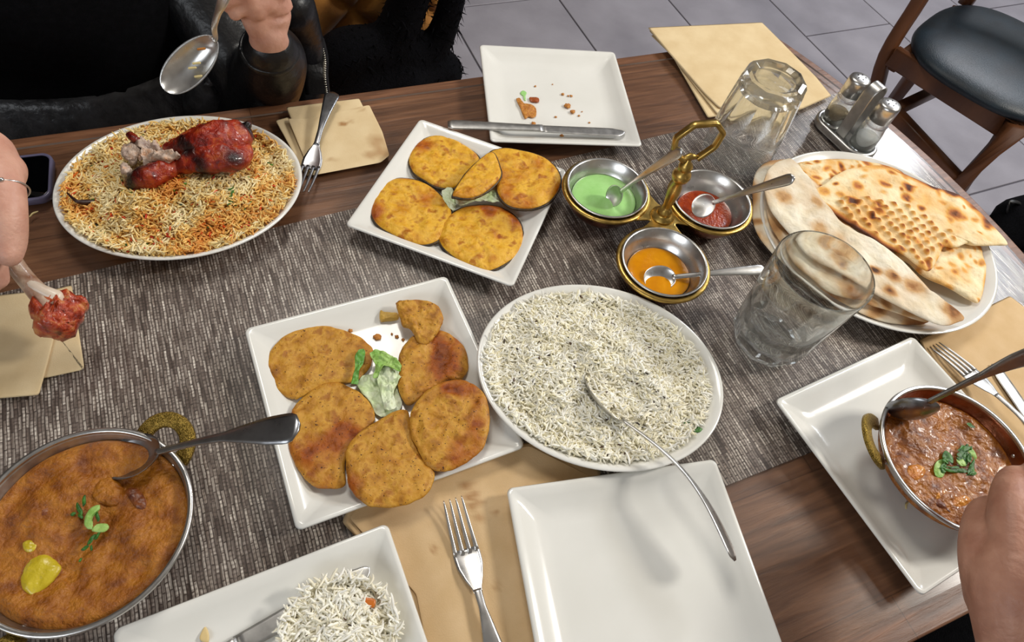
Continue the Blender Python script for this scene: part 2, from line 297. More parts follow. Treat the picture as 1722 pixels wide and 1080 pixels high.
def beam(p, q, w_, h_, up=(0, 0, 1)): return loft([p, np.array(p)*.5+np.array(q)*.5, q], w_/2*1.0, h_/2, up=up, n=16, pw=7)
def join(*vf):
    V = []; F = []; n = 0
    for v, f in vf: V.append(np.array(v)); F += [tuple(i+n for i in t) for t in f]; n += len(v)
    return np.concatenate(V), F
# ---------------------------------------------------------------- object makers
def _vol(v, f, c):
    q = np.array([(t[0], t[i], t[i+1]) for t in f for i in range(1, len(t)-1)]); a, b, d = v[q[:, 0]]-c, v[q[:, 1]]-c, v[q[:, 2]]-c
    return float((a*np.cross(b, d)).sum())
def mk(name, vf, mat, smooth=True, attr=None, origin=(0, 0, 0)):
    v, f = vf; me = bpy.data.meshes.new(name); v = np.array(v)-np.array(origin)
    c_ = v.mean(0); vol = sum(float(np.dot(v[t[0]]-c_, np.cross(v[t[i]]-c_, v[t[i+1]]-c_))) for t in f[::1] for i in range(1, len(t)-1)) if len(f) < 900 else _vol(v, f, c_)
    if vol < 0: f = [tuple(t)[::-1] for t in f]
    me.from_pydata(v.tolist(), [], [tuple(int(i) for i in t) for t in f]); me.update()
    if smooth: me.polygons.foreach_set('use_smooth', np.ones(len(me.polygons), bool))
    for m in (mat if isinstance(mat, (list, tuple)) else [mat]): me.materials.append(m)
    if attr is not None:
        a = me.attributes.new('toast', 'FLOAT', 'POINT'); a.data.foreach_set('value', np.asarray(attr, np.float32))
    o = bpy.data.objects.new(name, me); C.objects.link(o); o.location = origin; return o
def props(o, label, cat, group=None, kind=None):
    if label: o['label'] = label
    if cat: o['category'] = cat
    if group: o['group'] = group
    if kind: o['kind'] = kind
    return o
def thing(name, label, cat, loc=(0, 0, 0), group=None):
    o = bpy.data.objects.new(name, None); C.objects.link(o); o.location = [float(q) for q in loc]; o.empty_display_size = .02
    return props(o, label, cat, group)
def part(root, name, vf, mat, label=None, smooth=True, kind=None, attr=None):
    org = np.array(root.location) if root.parent is None else np.array(root.parent.location)
    if root.parent is not None or root.type == 'MESH':
        org = np.array(root.location)+(np.array(root.parent.location) if root.parent else 0)
    o = mk(name, (np.array(vf[0])-org, vf[1]), mat, smooth, attr); o.parent = root
    return props(o, label, None, None, kind)
def single(name, label, cat, vf, mat, group=None, kind=None, smooth=True, attr=None):
    v = np.array(vf[0]); lo = v.min(0); hi = v.max(0); org = np.array([(lo[0]+hi[0])/2, (lo[1]+hi[1])/2, lo[2]])
    return props(mk(name, vf, mat, smooth, attr, org), label, cat, group, kind)
def sharp(o, w_=.001, seg=2):
    m = o.modifiers.new('bevel', 'BEVEL'); m.width = w_; m.segments = seg; m.limit_method = 'ANGLE'; return o
def remesh(o, vox, sm=3):
    m = o.modifiers.new('remesh', 'REMESH'); m.mode = 'VOXEL'; m.voxel_size = vox; m.use_smooth_shade = True
    s = o.modifiers.new('smooth', 'SMOOTH'); s.iterations = sm; s.factor = .6; return o
# ================================================================ SETTING
ZF = -.75
U = np.array([math.cos(math.radians(33)), math.sin(math.radians(33))]); V_ = np.array([-U[1], U[0]])
def UV(u, v, z): p = U*u+V_*v; return (p[0], p[1], z)
fl = mk('floor', ([UV(-3.4, -2.4, ZF-.004), UV(5.2, -2.4, ZF-.004), UV(5.2, 5.2, ZF-.004), UV(-3.4, 5.2, ZF-.004)], [(0, 1, 2, 3)]), grout_m, False); fl['kind'] = 'structure'
tv, tf = box((0, 0, -.006), (.447, .894, .012)); tb = None
for i in range(-9, 10):
    u0 = .793+.453*i
    for j in range(-6, 5):
        v0 = (2.126 if i % 2 == 0 else 1.686)+.9*j
        if u0 < -3.3 or u0 > 5 or v0 < -2.3 or v0 > 4.6: continue
        c = UV(u0+.2265, v0+.45, ZF)
        if tb is None:
            o = mk('tile', (tv, tf), tile_m, False); tb = o; o.modifiers.new('bevel', 'BEVEL').width = .0015
        else: o = tb.copy(); C.objects.link(o)
        o.location = c; o.rotation_euler = (0, 0, math.radians(33)); o.parent = fl
def plane4(name, a, b, c, d, mat): o = mk(name, ([a, b, c, d], [(0, 1, 2, 3)]), mat, False); o['kind'] = 'structure'; return o
zc = 2.0
K4 = [(-3.4, -2.4), (5.2, -2.4), (5.2, 5.2), (-3.4, 5.2)]
plane4('ceiling', *[UV(a, b, zc) for a, b in K4], ceil_m)
for nm, i in (('wall_front', 0), ('wall_right', 1), ('wall_back', 2), ('wall_left', 3)):
    a, b = K4[i], K4[(i+1) % 4]; plane4(nm, UV(*a, ZF-.01), UV(*b, ZF-.01), UV(*b, zc), UV(*a, zc), wall_m)
# ================================================================ TABLE
def table_outline(ins, n=40):
    NM = .357; hw = .447-ins; out = []
    for k in range(n+1):
        s = -1+2*k/n; nn = NM+hw*s; aa = .998-ins*1.0-.40*(hw*s)**2
        out.append((aa, nn))
    r = []
    for k in range(n+1):
        s = 1-2*k/n; r.append((-1.0+ins+.40*(hw*s)**2, NM+hw*s))
    return [T(a, b)[:2] for a, b in out+r]
def prism(out, z0, z1):
    n = len(out); v = [(p[0], p[1], z1) for p in out]+[(p[0], p[1], z0) for p in out]
    f = [tuple(range(n)), tuple(range(2*n-1, n-1, -1))]+[(i, n+i, n+(i+1) % n, (i+1) % n) for i in range(n)]; return v, f
tbl = thing('dining_table', 'long brown wood table with straight sides and slightly bowed ends', 'table', T(0, .357, ZF))
o = part(tbl, 'tabletop', prism(table_outline(0), -.040, -.0062), wood_top, smooth=False); sharp(o, .0025, 3)
for a in (-.6, .62):
    part(tbl, 'pedestal', join(box(T(a, .357, -.39), (.10, .34, .68), TA), box(T(a, .357, ZF+.03), (.14, .66, .05), TA)), wood_dark, smooth=False)
v, f = prism(table_outline(.026), -.0028, 0.0)
sg = props(mk('glass_tabletop', (v, f), [table_glass, glass_edge], False), 'thin clear glass sheet laid over the whole wooden table top', 'glass sheet')
for p in sg.data.polygons:
    if abs(p.normal.z) < .5: p.material_index = 1
# runner under the glass
ro = [T(-.97, .085), T(.965, .113), T(.955, .638), T(-.97, .51)]
single('table_runner', 'grey brown woven table runner with pale threads, under the glass', 'table runner', prism([p[:2] for p in ro], -.0061, -.0034), runner_m, smooth=False)
# ================================================================ PLATES
def rrect(hs, r, n=16, hy=None):
    hy = hy or hs; out = []
    for cx, cy, a0 in ((hs-r, hy-r, 0), (-hs+r, hy-r, 90), (-hs+r, -hy+r, 180), (hs-r, -hy+r, 270)):
        for k in range(n): a = math.radians(a0+90*k/(n-1)); out.append((cx+r*math.cos(a), cy+r*math.sin(a)))
    return np.array(out)
PLZ = .0068
def square_plate(cx, cy, ang, side, label, zoff=0.):
    prof = [(.0, .0040, .0, .02), (-.036, .0, .012, 1), (-.030, .0, .012, 1), (-.018, .0055, .010, 1), (-.002, .0175, .007, 1), (0, .0195, .0065, 1), (-.0012, .0210, .0060, 1), (-.0045, .0206, .005, 1),
            (-.012, .0160, .007, 1), (-.022, .0100, .010, 1), (-.030, .0074, .012, 1), (-.038, PLZ, .014, 1)]
    h = side/2; R = []
    ca, sa = math.cos(ang), math.sin(ang)
    for d, z, r, s in prof[1:]:
        q = rrect(h+d, r); R.append(np.c_[cx+q[:, 0]*ca-q[:, 1]*sa, cy+q[:, 0]*sa+q[:, 1]*ca, np.full(len(q), z+zoff)])
    q = rrect(.02, .012); R.append(np.c_[cx+q[:, 0]*ca-q[:, 1]*sa, cy+q[:, 0]*sa+q[:, 1]*ca, np.full(len(q), PLZ-.0006+zoff)])
    v, f = rings(R); return single('square_plate', label, 'plate', (v, f), porcelain)
def fit_sq(P):
    P = [W(x, y, .02)[:2] for x, y in P]; c = sum(P)/4; e = [P[(i+1) % 4]-P[i] for i in range(4)]
    a = sum(math.remainder(math.atan2(q[1], q[0])+i*math.pi/2, 2*math.pi)-0 for i, q in enumerate([e[0]]))
    side = np.mean([np.linalg.norm(q) for q in e]); 
    an = [((math.degrees(math.atan2(q[1], q[0]))+90*i+180+360) % 360)-180 for i, q in enumerate(e)]
    an = [x if abs(x-an[0]) < 180 else x-math.copysign(360, x-an[0]) for x in an]
    return c, math.radians(np.mean(an)), side
cA, aA, sA = fit_sq([(711, 199), (954, 282), (868, 488), (582, 376)])
square_plate(cA[0]-.002, cA[1]-.002, aA, sA-.002, 'white square plate holding five battered eggplant slices')
cB, aB, sB = fit_sq([(410, 550), (749, 466), (885, 752), (500, 895)])
square_plate(cB[0], cB[1], aB, sB, 'white square plate crowded with golden potato fritters')
cC, aC, sC = fit_sq([(800, 79), (1029, 91), (1077, 251), (816, 243)])
cC = cC+np.array([.004, .007]); square_plate(cC[0], cC[1], aC, sC-.001, 'white square plate with crumbs and a knife, overhanging the far table edge')
p0, p1 = W(849, 820, .02)[:2], W(1205, 770, .02)[:2]; sd = .222; e = (p1-p0)/np.linalg.norm(p1-p0); nn = np.array([e[1], -e[0]]); aD = math.atan2(e[1], e[0])
cD = (p0+p1)/2+nn*sd/2+np.array([0, -.001]); square_plate(cD[0], cD[1], aD, sd, 'empty white square plate under the long handle of the rice spoon')
q0, q1, q2 = [W(*q, .02)[:2] for q in ((1557, 1002), (1299, 672), (1528, 566))]; cE = (q0+q2)/2; aE = math.atan2(*(q2-q1)[::-1])
square_plate(cE[0], cE[1], aE, .226, 'white square plate beneath the steel pan of oily curry')
f0, f1 = W(184, 1060, .02)[:2], W(655, 877, .02)[:2]; e = (f1-f0)/np.linalg.norm(f1-f0); nn = np.array([e[1], -e[0]]); aF = math.atan2(e[1], e[0])
cF = (f0+f1)/2+nn*.115; square_plate(cF[0], cF[1], aF, .229, 'white square plate with a knife and a small heap of white rice')
def oval_plate(cx, cy, rx, ry, ang, label, hrim=.028, name='oval_plate', lip=.035):
    prof = [(-.055, .0), (-.052, .0), (-.036, .008), (-.012, hrim-.011), (-.001, hrim-.0025), (0, hrim-.001), (-.001, hrim), (-.004, hrim-.0003), (-.012, hrim-.007), (-lip*.8, .0115), (-lip-.012, .0085), (-lip-.035, .0080)]
    th = np.linspace(0, 2*np.pi, 120, endpoint=False); R = []
    for d, z in prof:
        x = (rx+d)*np.cos(th); y = (ry+d)*np.sin(th)
        R.append(np.c_[cx+x*math.cos(ang)-y*math.sin(ang), cy+x*math.sin(ang)+y*math.cos(ang), np.full(120, z)])
    return single(name, label, 'plate', rings(R), porcelain)
BIR = (-.4215, .4960, .1375, .1185, math.radians(24)); RIC = (.1062, .3683, .1355, .1135, math.radians(3)); NAN_ = (.4575, .6830, .1640, .1610, 0)
oval_plate(*BIR, 'oval white plate of orange biryani rice and red chicken')
oval_plate(*RIC, 'oval white plate heaped with plain white rice', hrim=.032)
oval_plate(*NAN_, 'big round white plate stacked with flatbreads', hrim=.026, name='round_plate')
# ================================================================ RICE
def ell(E, s=1.0):
    def loc(x, y):
        dx = x-E[0]; dy = y-E[1]; c, s_ = math.cos(E[4]), math.sin(E[4]); u = (dx*c+dy*s_); v = (-dx*s_+dy*c)
        return u, v
    return loc
def grains(N, sampler, hf, L=(.0055, .009), Rr=.00085, colf=None, tilt=.35, lift=(0, .0045), seed=1):
    r = np.random.RandomState(seed); xy = sampler(N, r); N = len(xy)
    z = hf(xy[:, 0], xy[:, 1])+r.uniform(lift[0], lift[1], N)
    az = r.uniform(0, 2*np.pi, N); el = r.normal(0, tilt, N); el = np.clip(el, -1., 1.)
    ln = r.uniform(L[0], L[1], N); bend = r.uniform(-.18, .18, N)*ln; rad = Rr*r.uniform(.85, 1.15, N)
    d = np.stack([np.cos(az)*np.cos(el), np.sin(az)*np.cos(el), np.sin(el)], 1)
    s = np.stack([-np.sin(az), np.cos(az), 0*az], 1); u = np.cross(d, s)
    ts = np.array([-.5, -.42, -.2, .08, .34, .5]); rs = np.array([.25, .75, 1, 1, .75, .2]); m = 5
    ph = np.arange(m)*2*np.pi/m
    P = np.stack([xy[:, 0], xy[:, 1], z], 1)
    cen = P[:, None, :]+d[:, None, :]*(ts[None, :, None]*ln[:, None, None])+s[:, None, :]*(bend[:, None]*(1-4*ts[None, :]**2))[:, :, None]
    off = (s[:, None, :]*np.cos(ph)[None, :, None]+u[:, None, :]*np.sin(ph)[None, :, None])
    Vv = cen[:, :, None, :]+off[:, None, :, :]*(rad[:, None]*rs[None, :])[:, :, None, None]
    nv = len(ts)*m; Vv = Vv.reshape(-1, 3)
    tf_ = []
    for a in range(len(ts)-1):
        for i in range(m): tf_.append((a*m+i, a*m+(i+1) % m, (a+1)*m+(i+1) % m, (a+1)*m+i))
    q = (np.array(tf_)[None]+np.arange(N)[:, None, None]*nv).reshape(-1, 4)
    col = colf(N, r, xy); col = np.repeat(col, nv, axis=0)
    return Vv, q, col
def grain_mesh(name, g, mat):
    V, q, col = g; me = bpy.data.meshes.new(name); nf = len(q)
    me.vertices.add(len(V)); me.vertices.foreach_set('co', V.astype(np.float32).ravel())
    me.loops.add(nf*4); me.loops.foreach_set('vertex_index', q.astype(np.int32).ravel())
    me.polygons.add(nf); me.polygons.foreach_set('loop_start', np.arange(0, nf*4, 4, dtype=np.int32)); me.polygons.foreach_set('loop_total', np.full(nf, 4, np.int32))
    me.update(calc_edges=True); me.polygons.foreach_set('use_smooth', np.ones(nf, bool))
    a = me.attributes.new('col', 'FLOAT_COLOR', 'POINT'); c4 = np.c_[col, np.ones(len(col))].astype(np.float32); a.data.foreach_set('color', c4.ravel())
    me.materials.append(mat); o = bpy.data.objects.new(name, me); C.objects.link(o); return o
def ell_sampler(E, k=1., mask=None):
    def f(N, r):
        t = r.uniform(0, 2*np.pi, N); q = np.sqrt(r.uniform(0, 1, N))*k
        x = E[2]*q*np.cos(t); y = E[3]*q*np.sin(t); c, s = math.cos(E[4]), math.sin(E[4])
        xy = np.c_[E[0]+x*c-y*s, E[1]+x*s+y*c]
        if mask is not None: xy = xy[mask(xy[:, 0], xy[:, 1])]
        return xy
    return f
def mound(E, hmax, base=.009, k=1., bumps=.007, seed=2, extra=None):
    loc = ell(E)
    def h(x, y):
        u, v = loc(x, y); q = np.sqrt((u/(E[2]*k))**2+(v/(E[3]*k))**2)
        z = base+hmax*np.clip(1-q**2.6, 0, 1)+bumps*(fbm(x, y, 38, 3, seed)-.5)*np.clip(1.3-q, 0, 1)*1.6
        if extra is not None: z = z+extra(x, y)
        return np.maximum(z, .0085+.017*np.clip((q-.72)/.28, 0, 1))
    return h
def pal(cols, p):
    cols = np.array([lin(c)[:3] for c in cols]); p = np.array(p)/sum(p)
    def f(N, r, xy): return cols[r.choice(len(cols), N, p=p)]*r.uniform(.92, 1.04, (N, 1))
    return f
def bed(E, h, k, mat, name, root):
    th = np.linspace(0, 2*np.pi, 96, endpoint=False); c, s = math.cos(E[4]), math.sin(E[4])
    out = np.c_[E[0]+E[2]*k*np.cos(th)*c-E[3]*k*np.sin(th)*s, E[1]+E[2]*k*np.cos(th)*s+E[3]*k*np.sin(th)*c]
    v, f = slab(out, .0, .004, K=30); n = 1+30*96; v[:n, 2] = h(v[:n, 0], v[:n, 1])+.0014; v[n:, 2] = .0095
    return part(root, name, (v, f), mat)
# plain rice: spoon has scooped a hollow
sp0 = W(1030, 655, .03)
RE = (RIC[0]-.004, RIC[1]+.000, RIC[2]-.013, RIC[3]-.013, RIC[4])
hr = mound(RE, .024, .009, 1.0, .016, 2, lambda x, y: -.013*np.exp(-(((x-sp0[0])/.02)**2+((y-sp0[1])/.016)**2)))
rt = thing('plain_rice', 'heap of white cumin rice with brown seeds on the oval plate', 'rice', (RIC[0], RIC[1], .009)); rt['kind'] = 'stuff'
bed(RE, hr, .97, base_rice, 'rice_bed', rt)['kind'] = 'stuff'
def stuff_grains(root, name, g, mat=rice_m):
    V, q, col = g; o = grain_mesh(name, (V-np.array(root.location), q, col), mat); o.parent = root; o['kind'] = 'stuff'; return o
stuff_grains(rt, 'rice_grains', grains(11500, ell_sampler(RE, 1.0), hr, (.0100, .0155), .00118, pal(['#fbf8ea', '#f5efd8', '#efe8c8', '#fdfbf2'], [4, 3, 1.5, 2.5]), .42, (.0005, .0075), 4))
stuff_grains(rt, 'cumin_seeds', grains(95, ell_sampler(RE, .97), hr, (.0045, .006), .00085, pal(['#4a2c18', '#2a180e'], [1, 1]), .2, (.006, .0085), 5))
# biryani
def bircol(N, r, xy):
    a, b, c, d = [np.array(lin(h)[:3]) for h in ('#f6e6b4', '#efd083', '#e8b65c', '#dd8f3c')]
    t = np.clip((fbm(xy[:, 0], xy[:, 1], 34, 2, 21)-.3)*2.2+r.normal(0, .22, N), 0, 1)[:, None]*3
    col = np.where(t < 1, a+(b-a)*t, np.where(t < 2, b+(c-b)*(t-1), c+(d-c)*(t-2)*.8)); return col*r.uniform(.94, 1.03, (N, 1))
BE = (BIR[0]+.0005, BIR[1]-.002, BIR[2]-.011, BIR[3]-.010, BIR[4])
hb = mound(BE, .027, .009, 1.0, .012, 6)
bt = thing('biryani_rice', 'heap of orange biryani rice with carrot and chilli shreds', 'rice', (BIR[0], BIR[1], .009)); bt['kind'] = 'stuff'
bed(BE, hb, .97, base_bir, 'biryani_bed', bt)['kind'] = 'stuff'
stuff_grains(bt, 'rice_grains', grains(10500, ell_sampler(BE, 1.0), hb, (.0090, .0145), .00115, bircol, .42, (0, .0075), 8))
stuff_grains(bt, 'carrot_shreds', grains(360, ell_sampler(BE, .98), hb, (.007, .014), .0011, pal(['#d4470e', '#c22a0c', '#e2701a'], [2, 1.3, 1.5]), .3, (.002, .007), 9))
stuff_grains(bt, 'herb_bits', grains(110, ell_sampler(BE, .97), hb, (.003, .007), .0011, pal(['#2c5a14', '#5d8f28', '#1c2e10'], [2, 2, 1]), .3, (.003, .007), 10))
# small heap on the bottom-left plate
g0 = W(575, 1052, .02); GE = (g0[0], g0[1]-.004, .048, .043, .2)
hg = mound(GE, .020, PLZ, 1.0, .008, 12)
gt = thing('rice_serving', 'small heap of white rice over the knife on plate', 'rice', (GE[0], GE[1], .008)); gt['kind'] = 'stuff'
bed(GE, hg, .93, base_rice, 'rice_bed', gt)['kind'] = 'stuff'
stuff_grains(gt, 'rice_grains', grains(1300, ell_sampler(GE, 1.0), hg, (.0100, .0155), .00118, pal(['#fbf8ea', '#f5efd8', '#fdfbf2'], [4, 2, 3]), .40, (.0005, .006), 14))
stuff_grains(gt, 'cumin_seeds', grains(16, ell_sampler(GE, .9), hg, (.0035, .005), .0007, pal(['#4a2c18', '#2a180e'], [1, 1]), .2, (.004, .006), 15))
# ================================================================ FRITTERS
def px(crop, pts, z): ox, oy, s = crop; return [W(ox+s*x, oy+s*y, z)[:2] for x, y in pts]
c3 = (440, 0, .4628); c7 = (400, 440, .4444); c6 = (1180, 220, .3888)
def fritter(name, label, crop, pts, z0, th, mat, seed, group, tilt=(0, 0), rimmat=None, toast=.5, cat='fritter', lumps=.0022, uneven=.03):
    out = smooth_outline(px(crop, pts, z0+th*.8), 110); cen = out.mean(0)
    zf = lambda x, y: (x-cen[0])*tilt[0]+(y-cen[1])*tilt[1]
    bf = lambda x, y, t: (lumps*(fbm(x, y, 120, 4, seed)-.5)*2+lumps*.9*(fbm(x, y, 45, 2, seed+3)-.5)*2)*np.clip((1-t)*6, .12, 1)
    vf = slab(out, z0, th, K=26, bump=bf, zf=zf, edge=10, uneven=uneven, seed=seed)
    v = vf[0]; q = fbm(v[:, 0], v[:, 1], 28, 3, seed+11); n = 1+26*110
    r_ = np.linalg.norm(v[:, :2]-cen, axis=1)/np.max(np.linalg.norm(v[:, :2]-cen, axis=1))
    at = np.clip((q-.5)*4*toast, 0, 1)*.75+np.clip((r_-.82)*3, 0, 1)*.35*fbm(v[:, 0], v[:, 1], 60, 2, seed+5)
    if rimmat is None:
        return single(name, label, cat, vf, mat, group, attr=at)
    root = thing(name, label, cat, (cen[0], cen[1], z0), group)
    part(root, 'batter', vf, mat, attr=at)
    # dark skin ring around the side
    Mn = 110; tr = v[1+25*Mn:1+26*Mn].copy(); R = []
    bary = np.array([cen[0], cen[1], 0]); d = tr-np.r_[cen, 0][None]; d[:, 2] = 0; d /= np.linalg.norm(d, axis=1)[:, None]
    k = .0012+.0010*fbm(tr[:, 0], tr[:, 1], 90, 2, seed)
    for dz, off in ((-.0022, -.0008), (-.0016, 1), (.0004, 1.1), (.0013, -.0004)):
        R.append(tr+np.c_[np.zeros((Mn, 2)), np.full(Mn, dz)]+d*(k[:, None] if off >= 1 else off))
    vv, ff = rings(R+[R[0]], (False, False)); part(root, 'skin_edge', (vv, ff), rimmat)
    return root
EG = 'battered eggplant slices on the upper square plate'; PF = 'potato fritters on the large square plate'
fritter('eggplant_slice', 'round yellow eggplant slice nearest the fork and paper napkin', c3, [(545, 545), (575, 510), (620, 490), (680, 495), (740, 525), (785, 560), (795, 595), (770, 640), (720, 665), (690, 680), (640, 675), (590, 650), (550, 620), (535, 580)], PLZ+.001, .010, egg_m, 1, EG, rimmat=eggskin, toast=.6, uneven=.01)
fritter('eggplant_slice', 'round yellow eggplant slice at the left corner of its plate', c3, [(400, 740), (420, 690), (470, 650), (530, 645), (600, 665), (660, 715), (690, 770), (670, 830), (640, 870), (580, 885), (500, 860), (430, 820), (400, 780)], PLZ+.001, .010, egg_m, 2, EG, rimmat=eggskin, toast=.6, uneven=.01)
fritter('eggplant_slice', 'browned eggplant slice with a dark scorched patch, nearest the camera', c3, [(645, 850), (660, 800), (720, 755), (790, 742), (870, 750), (930, 790), (950, 840), (945, 900), (900, 945), (820, 980), (740, 955), (680, 915), (650, 880)], PLZ+.001, .010, egg_m, 33, EG, rimmat=eggskin, toast=.9, uneven=.01)
fritter('eggplant_slice', 'eggplant slice with dark rim beside the green sauce bowl', c3, [(830, 550), (880, 535), (950, 545), (1030, 570), (1080, 620), (1085, 670), (1050, 725), (980, 755), (900, 745), (860, 700), (850, 640), (825, 600)], PLZ+.0130, .009, egg_m, 4, EG, rimmat=eggskin, toast=.5, uneven=.01)
fritter('half_eggplant_slice', 'small half moon eggplant slice resting on the others', c3, [(695, 700), (740, 630), (800, 570), (840, 550), (862, 590), (868, 640), (820, 690), (760, 715), (710, 712)], PLZ+.0215, .009, egg_m, 5, EG, rimmat=eggskin, toast=.4, uneven=.01)
fritter('potato_fritter', 'wide pale golden potato fritter at the far left of its plate', c7, [(98, 400), (130, 320), (200, 262), (290, 240), (380, 250), (470, 285), (512, 340), (500, 400), (440, 450), (330, 470), (240, 510), (205, 518), (140, 480), (105, 430)], PLZ+.001, .0075, potato_m, 21, PF, toast=.25, lumps=.0015)
fritter('potato_fritter', 'orange brown potato fritter beside the curry spoon handle', c7, [(195, 600), (215, 540), (280, 480), (350, 450), (420, 465), (490, 520), (520, 590), (470, 660), (420, 720), (405, 780), (405, 845), (340, 860), (270, 840), (225, 780), (195, 710)], PLZ+.0045, .0075, potato_m, 22, PF, tilt=(0, -.03), toast=.8, lumps=.0015)
fritter('potato_fritter', 'speckled potato fritter overhanging the plate edge above the fork', c7, [(410, 710), (450, 650), (520, 600), (590, 560), (640, 558), (660, 620), (690, 730), (745, 790), (735, 850), (690, 900), (590, 932), (500, 925), (440, 880), (415, 820)], PLZ+.0135, .0075, potato_m, 23, PF, tilt=(.03, -.04), toast=.6, lumps=.0018)
fritter('potato_fritter', 'bubbly brown potato fritter nearest the white rice plate', c7, [(655, 570), (690, 510), (760, 460), (830, 445), (890, 460), (940, 510), (952, 590), (940, 680), (880, 750), (790, 792), (720, 770), (680, 710), (652, 640)], PLZ+.019, .0075, potato_m, 24, PF, tilt=(0, .02), toast=.75, lumps=.0028)
fritter('potato_fritter', 'potato fritter partly tucked under its neighbour behind the lettuce', c7, [(605, 400), (615, 340), (660, 280), (740, 255), (800, 270), (855, 320), (873, 390), (850, 440), (780, 450), (720, 490), (650, 540), (615, 500), (600, 450)], PLZ+.0035, .0075, potato_m, 25, PF, toast=.7, lumps=.0022)
fritter('broken_fritter', 'broken end piece of potato fritter on top at plate corner', c7, [(597, 155), (640, 147), (710, 150), (760, 175), (775, 215), (760, 255), (720, 300), (680, 290), (655, 250), (620, 235), (610, 200)], PLZ+.012, .0075, potato_m, 26, None, tilt=(0, .15), toast=.3, lumps=.0025, uneven=.06)
fritter('potato_chunk', 'small yellow potato chunk beside the broken fritter', c7, [(538, 185), (555, 190), (605, 195), (605, 215), (560, 222), (538, 220)], PLZ+.001, .006, pm('boiled_potato', [(.3, '#c79a3a'), (.7, '#dcb860')], 100, rough=.5, bump=.001), 27, None, toast=.1, cat='food piece')
# crumbs
def crumb(p, r, z, label, group, mat=crumb_m, seed=0):
    rr = np.random.RandomState(seed); a = np.linspace(0, 2*np.pi, 14, endpoint=False); q = r*(.65+.6*rr.rand(14))
    single('crumb', label, 'crumb', slab(np.c_[p[0]+q*np.cos(a), p[1]+q*np.sin(a)], z, r*.8, K=4, edge=3), mat, group)
for k, (x, y, r) in enumerate([(528, 282, .0042), (122, 306, .003), (142, 318, .002), (582, 270, .0016), (600, 280, .0022), (625, 292, .002), (425, 257, .0026)]):
    crumb(px(c7, [(x, y)], .01)[0], r, PLZ, ['largest orange crumb, between broken fritter and leaf', 'crumb at the left rim of the fritter plate', 'smaller crumb by the left edge of the widest fritter', 'tiny crumb just right of the largest orange crumb', 'middle crumb of the short row below the broken fritter', 'rightmost crumb of the short row below the broken fritter', 'crumb above the widest pale golden fritter'][k], 'crumbs on the fritter plate', seed=k)
c2p = (780, 60, .19441)
fritter('fried_scrap', 'largest orange scrap of fried batter on the crumb strewn plate', c2p, [(455, 545), (480, 535), (520, 580), (590, 595), (625, 630), (625, 690), (590, 705), (560, 695), (530, 712), (505, 660), (480, 600)], PLZ, .0035, crumb_m, 41, None, cat='food scrap', uneven=.05)
fritter('fried_scrap', 'dark red flat scrap beside the largest orange scrap', c2p, [(568, 532), (605, 530), (648, 538), (648, 570), (600, 570), (575, 560)], PLZ, .003, pm('red_brown_scrap', '#9a4a14', rough=.4), 42, None, cat='food scrap')
single('mint_smear', 'small smear of green sauce on the crumb strewn plate', 'sauce', slab(smooth_outline(px(c2p, [(490, 480), (515, 460), (545, 480), (535, 510), (540, 545), (525, 545), (515, 510), (500, 500)], .01), 40), PLZ-.0005, .0014, K=5, bump=lambda x, y, t: .0005*fbm(x, y, 300)), mint_m)
for k, (x, y, r) in enumerate([(895, 600, .0050), (945, 650, .0045), (858, 495, .0026), (905, 508, .0017), (930, 510, .0022), (797, 691, .002), (620, 425, .0018), (605, 750, .0032), (1000, 680, .0018), (1090, 740, .0016), (770, 408, .0012), (1025, 645, .0012), (850, 855, .0028)]):
    crumb(px(c2p, [(x, y)], .01)[0], r, PLZ, ['biggest yellow brown crumb right of plate centre', 'dark tipped crumb just below the biggest yellow crumb', 'leftmost crumb of the row of three near plate centre', 'middle crumb of the row of three', 'rightmost crumb of the row of three', 'lone crumb just above the knife blade base', 'small crumb above the dark red flat scrap', 'orange crumb touching the knife handle end under the scrap', 'tiny crumb right below the dark tipped crumb', 'crumb above the knife blade near its tip', 'faint speck highest on the crumb strewn plate', 'pale speck farthest right above the knife', 'orange crumb below the knife blade'][k], 'crumbs on the far square plate', seed=20+k)
# lettuce
def leaf(crop, pts, z0, mat, root, name='leaf', seed=1, th=.0012, wav=.004):
    out = smooth_outline(px(crop, pts, z0), 90)
    part(root, name, slab(out, z0, th, K=18, bump=None, zf=lambda x, y: wav*1.5*(fbm(x, y, 170, 3, seed)), edge=8, uneven=.06, seed=seed), mat)
lt = thing('lettuce_garnish', 'shredded pale lettuce in the middle of the potato fritters', 'lettuce', list(px(c7, [(550, 480)], .01)[0])+[PLZ])
leaf(c7, [(455, 460), (500, 430), (560, 440), (600, 480), (620, 540), (600, 580), (530, 590), (500, 540), (460, 490)], PLZ+.001, lettuce_m, lt, seed=1)
leaf(c7, [(520, 420), (560, 380), (600, 400), (620, 440), (590, 500), (600, 560), (560, 570), (540, 500)], PLZ+.004, lettuce_m, lt, seed=2, wav=.008)
leaf(c7, [(500, 360), (540, 345), (590, 370), (618, 400), (610, 425), (560, 405), (530, 440), (512, 450), (520, 400)], PLZ+.010, herb_l, lt, seed=3, wav=.006)
leaf(c7, [(445, 360), (465, 338), (483, 345), (475, 390), (460, 420), (455, 470), (430, 465), (443, 410)], PLZ+.012, pm('green_leaf', [(.3, '#4f8a30'), (.7, '#78b04c')], 100, rough=.4), lt, seed=4, wav=.004)
l2 = thing('lettuce_garnish', 'few pale lettuce shreds under the half moon eggplant slice', 'lettuce', list(px(c3, [(770, 730)], .01)[0])+[PLZ])
leaf(c3, [(655, 700), (690, 690), (705, 740), (700, 768), (680, 760), (660, 730)], PLZ+.006, lettuce_m, l2, seed=5)
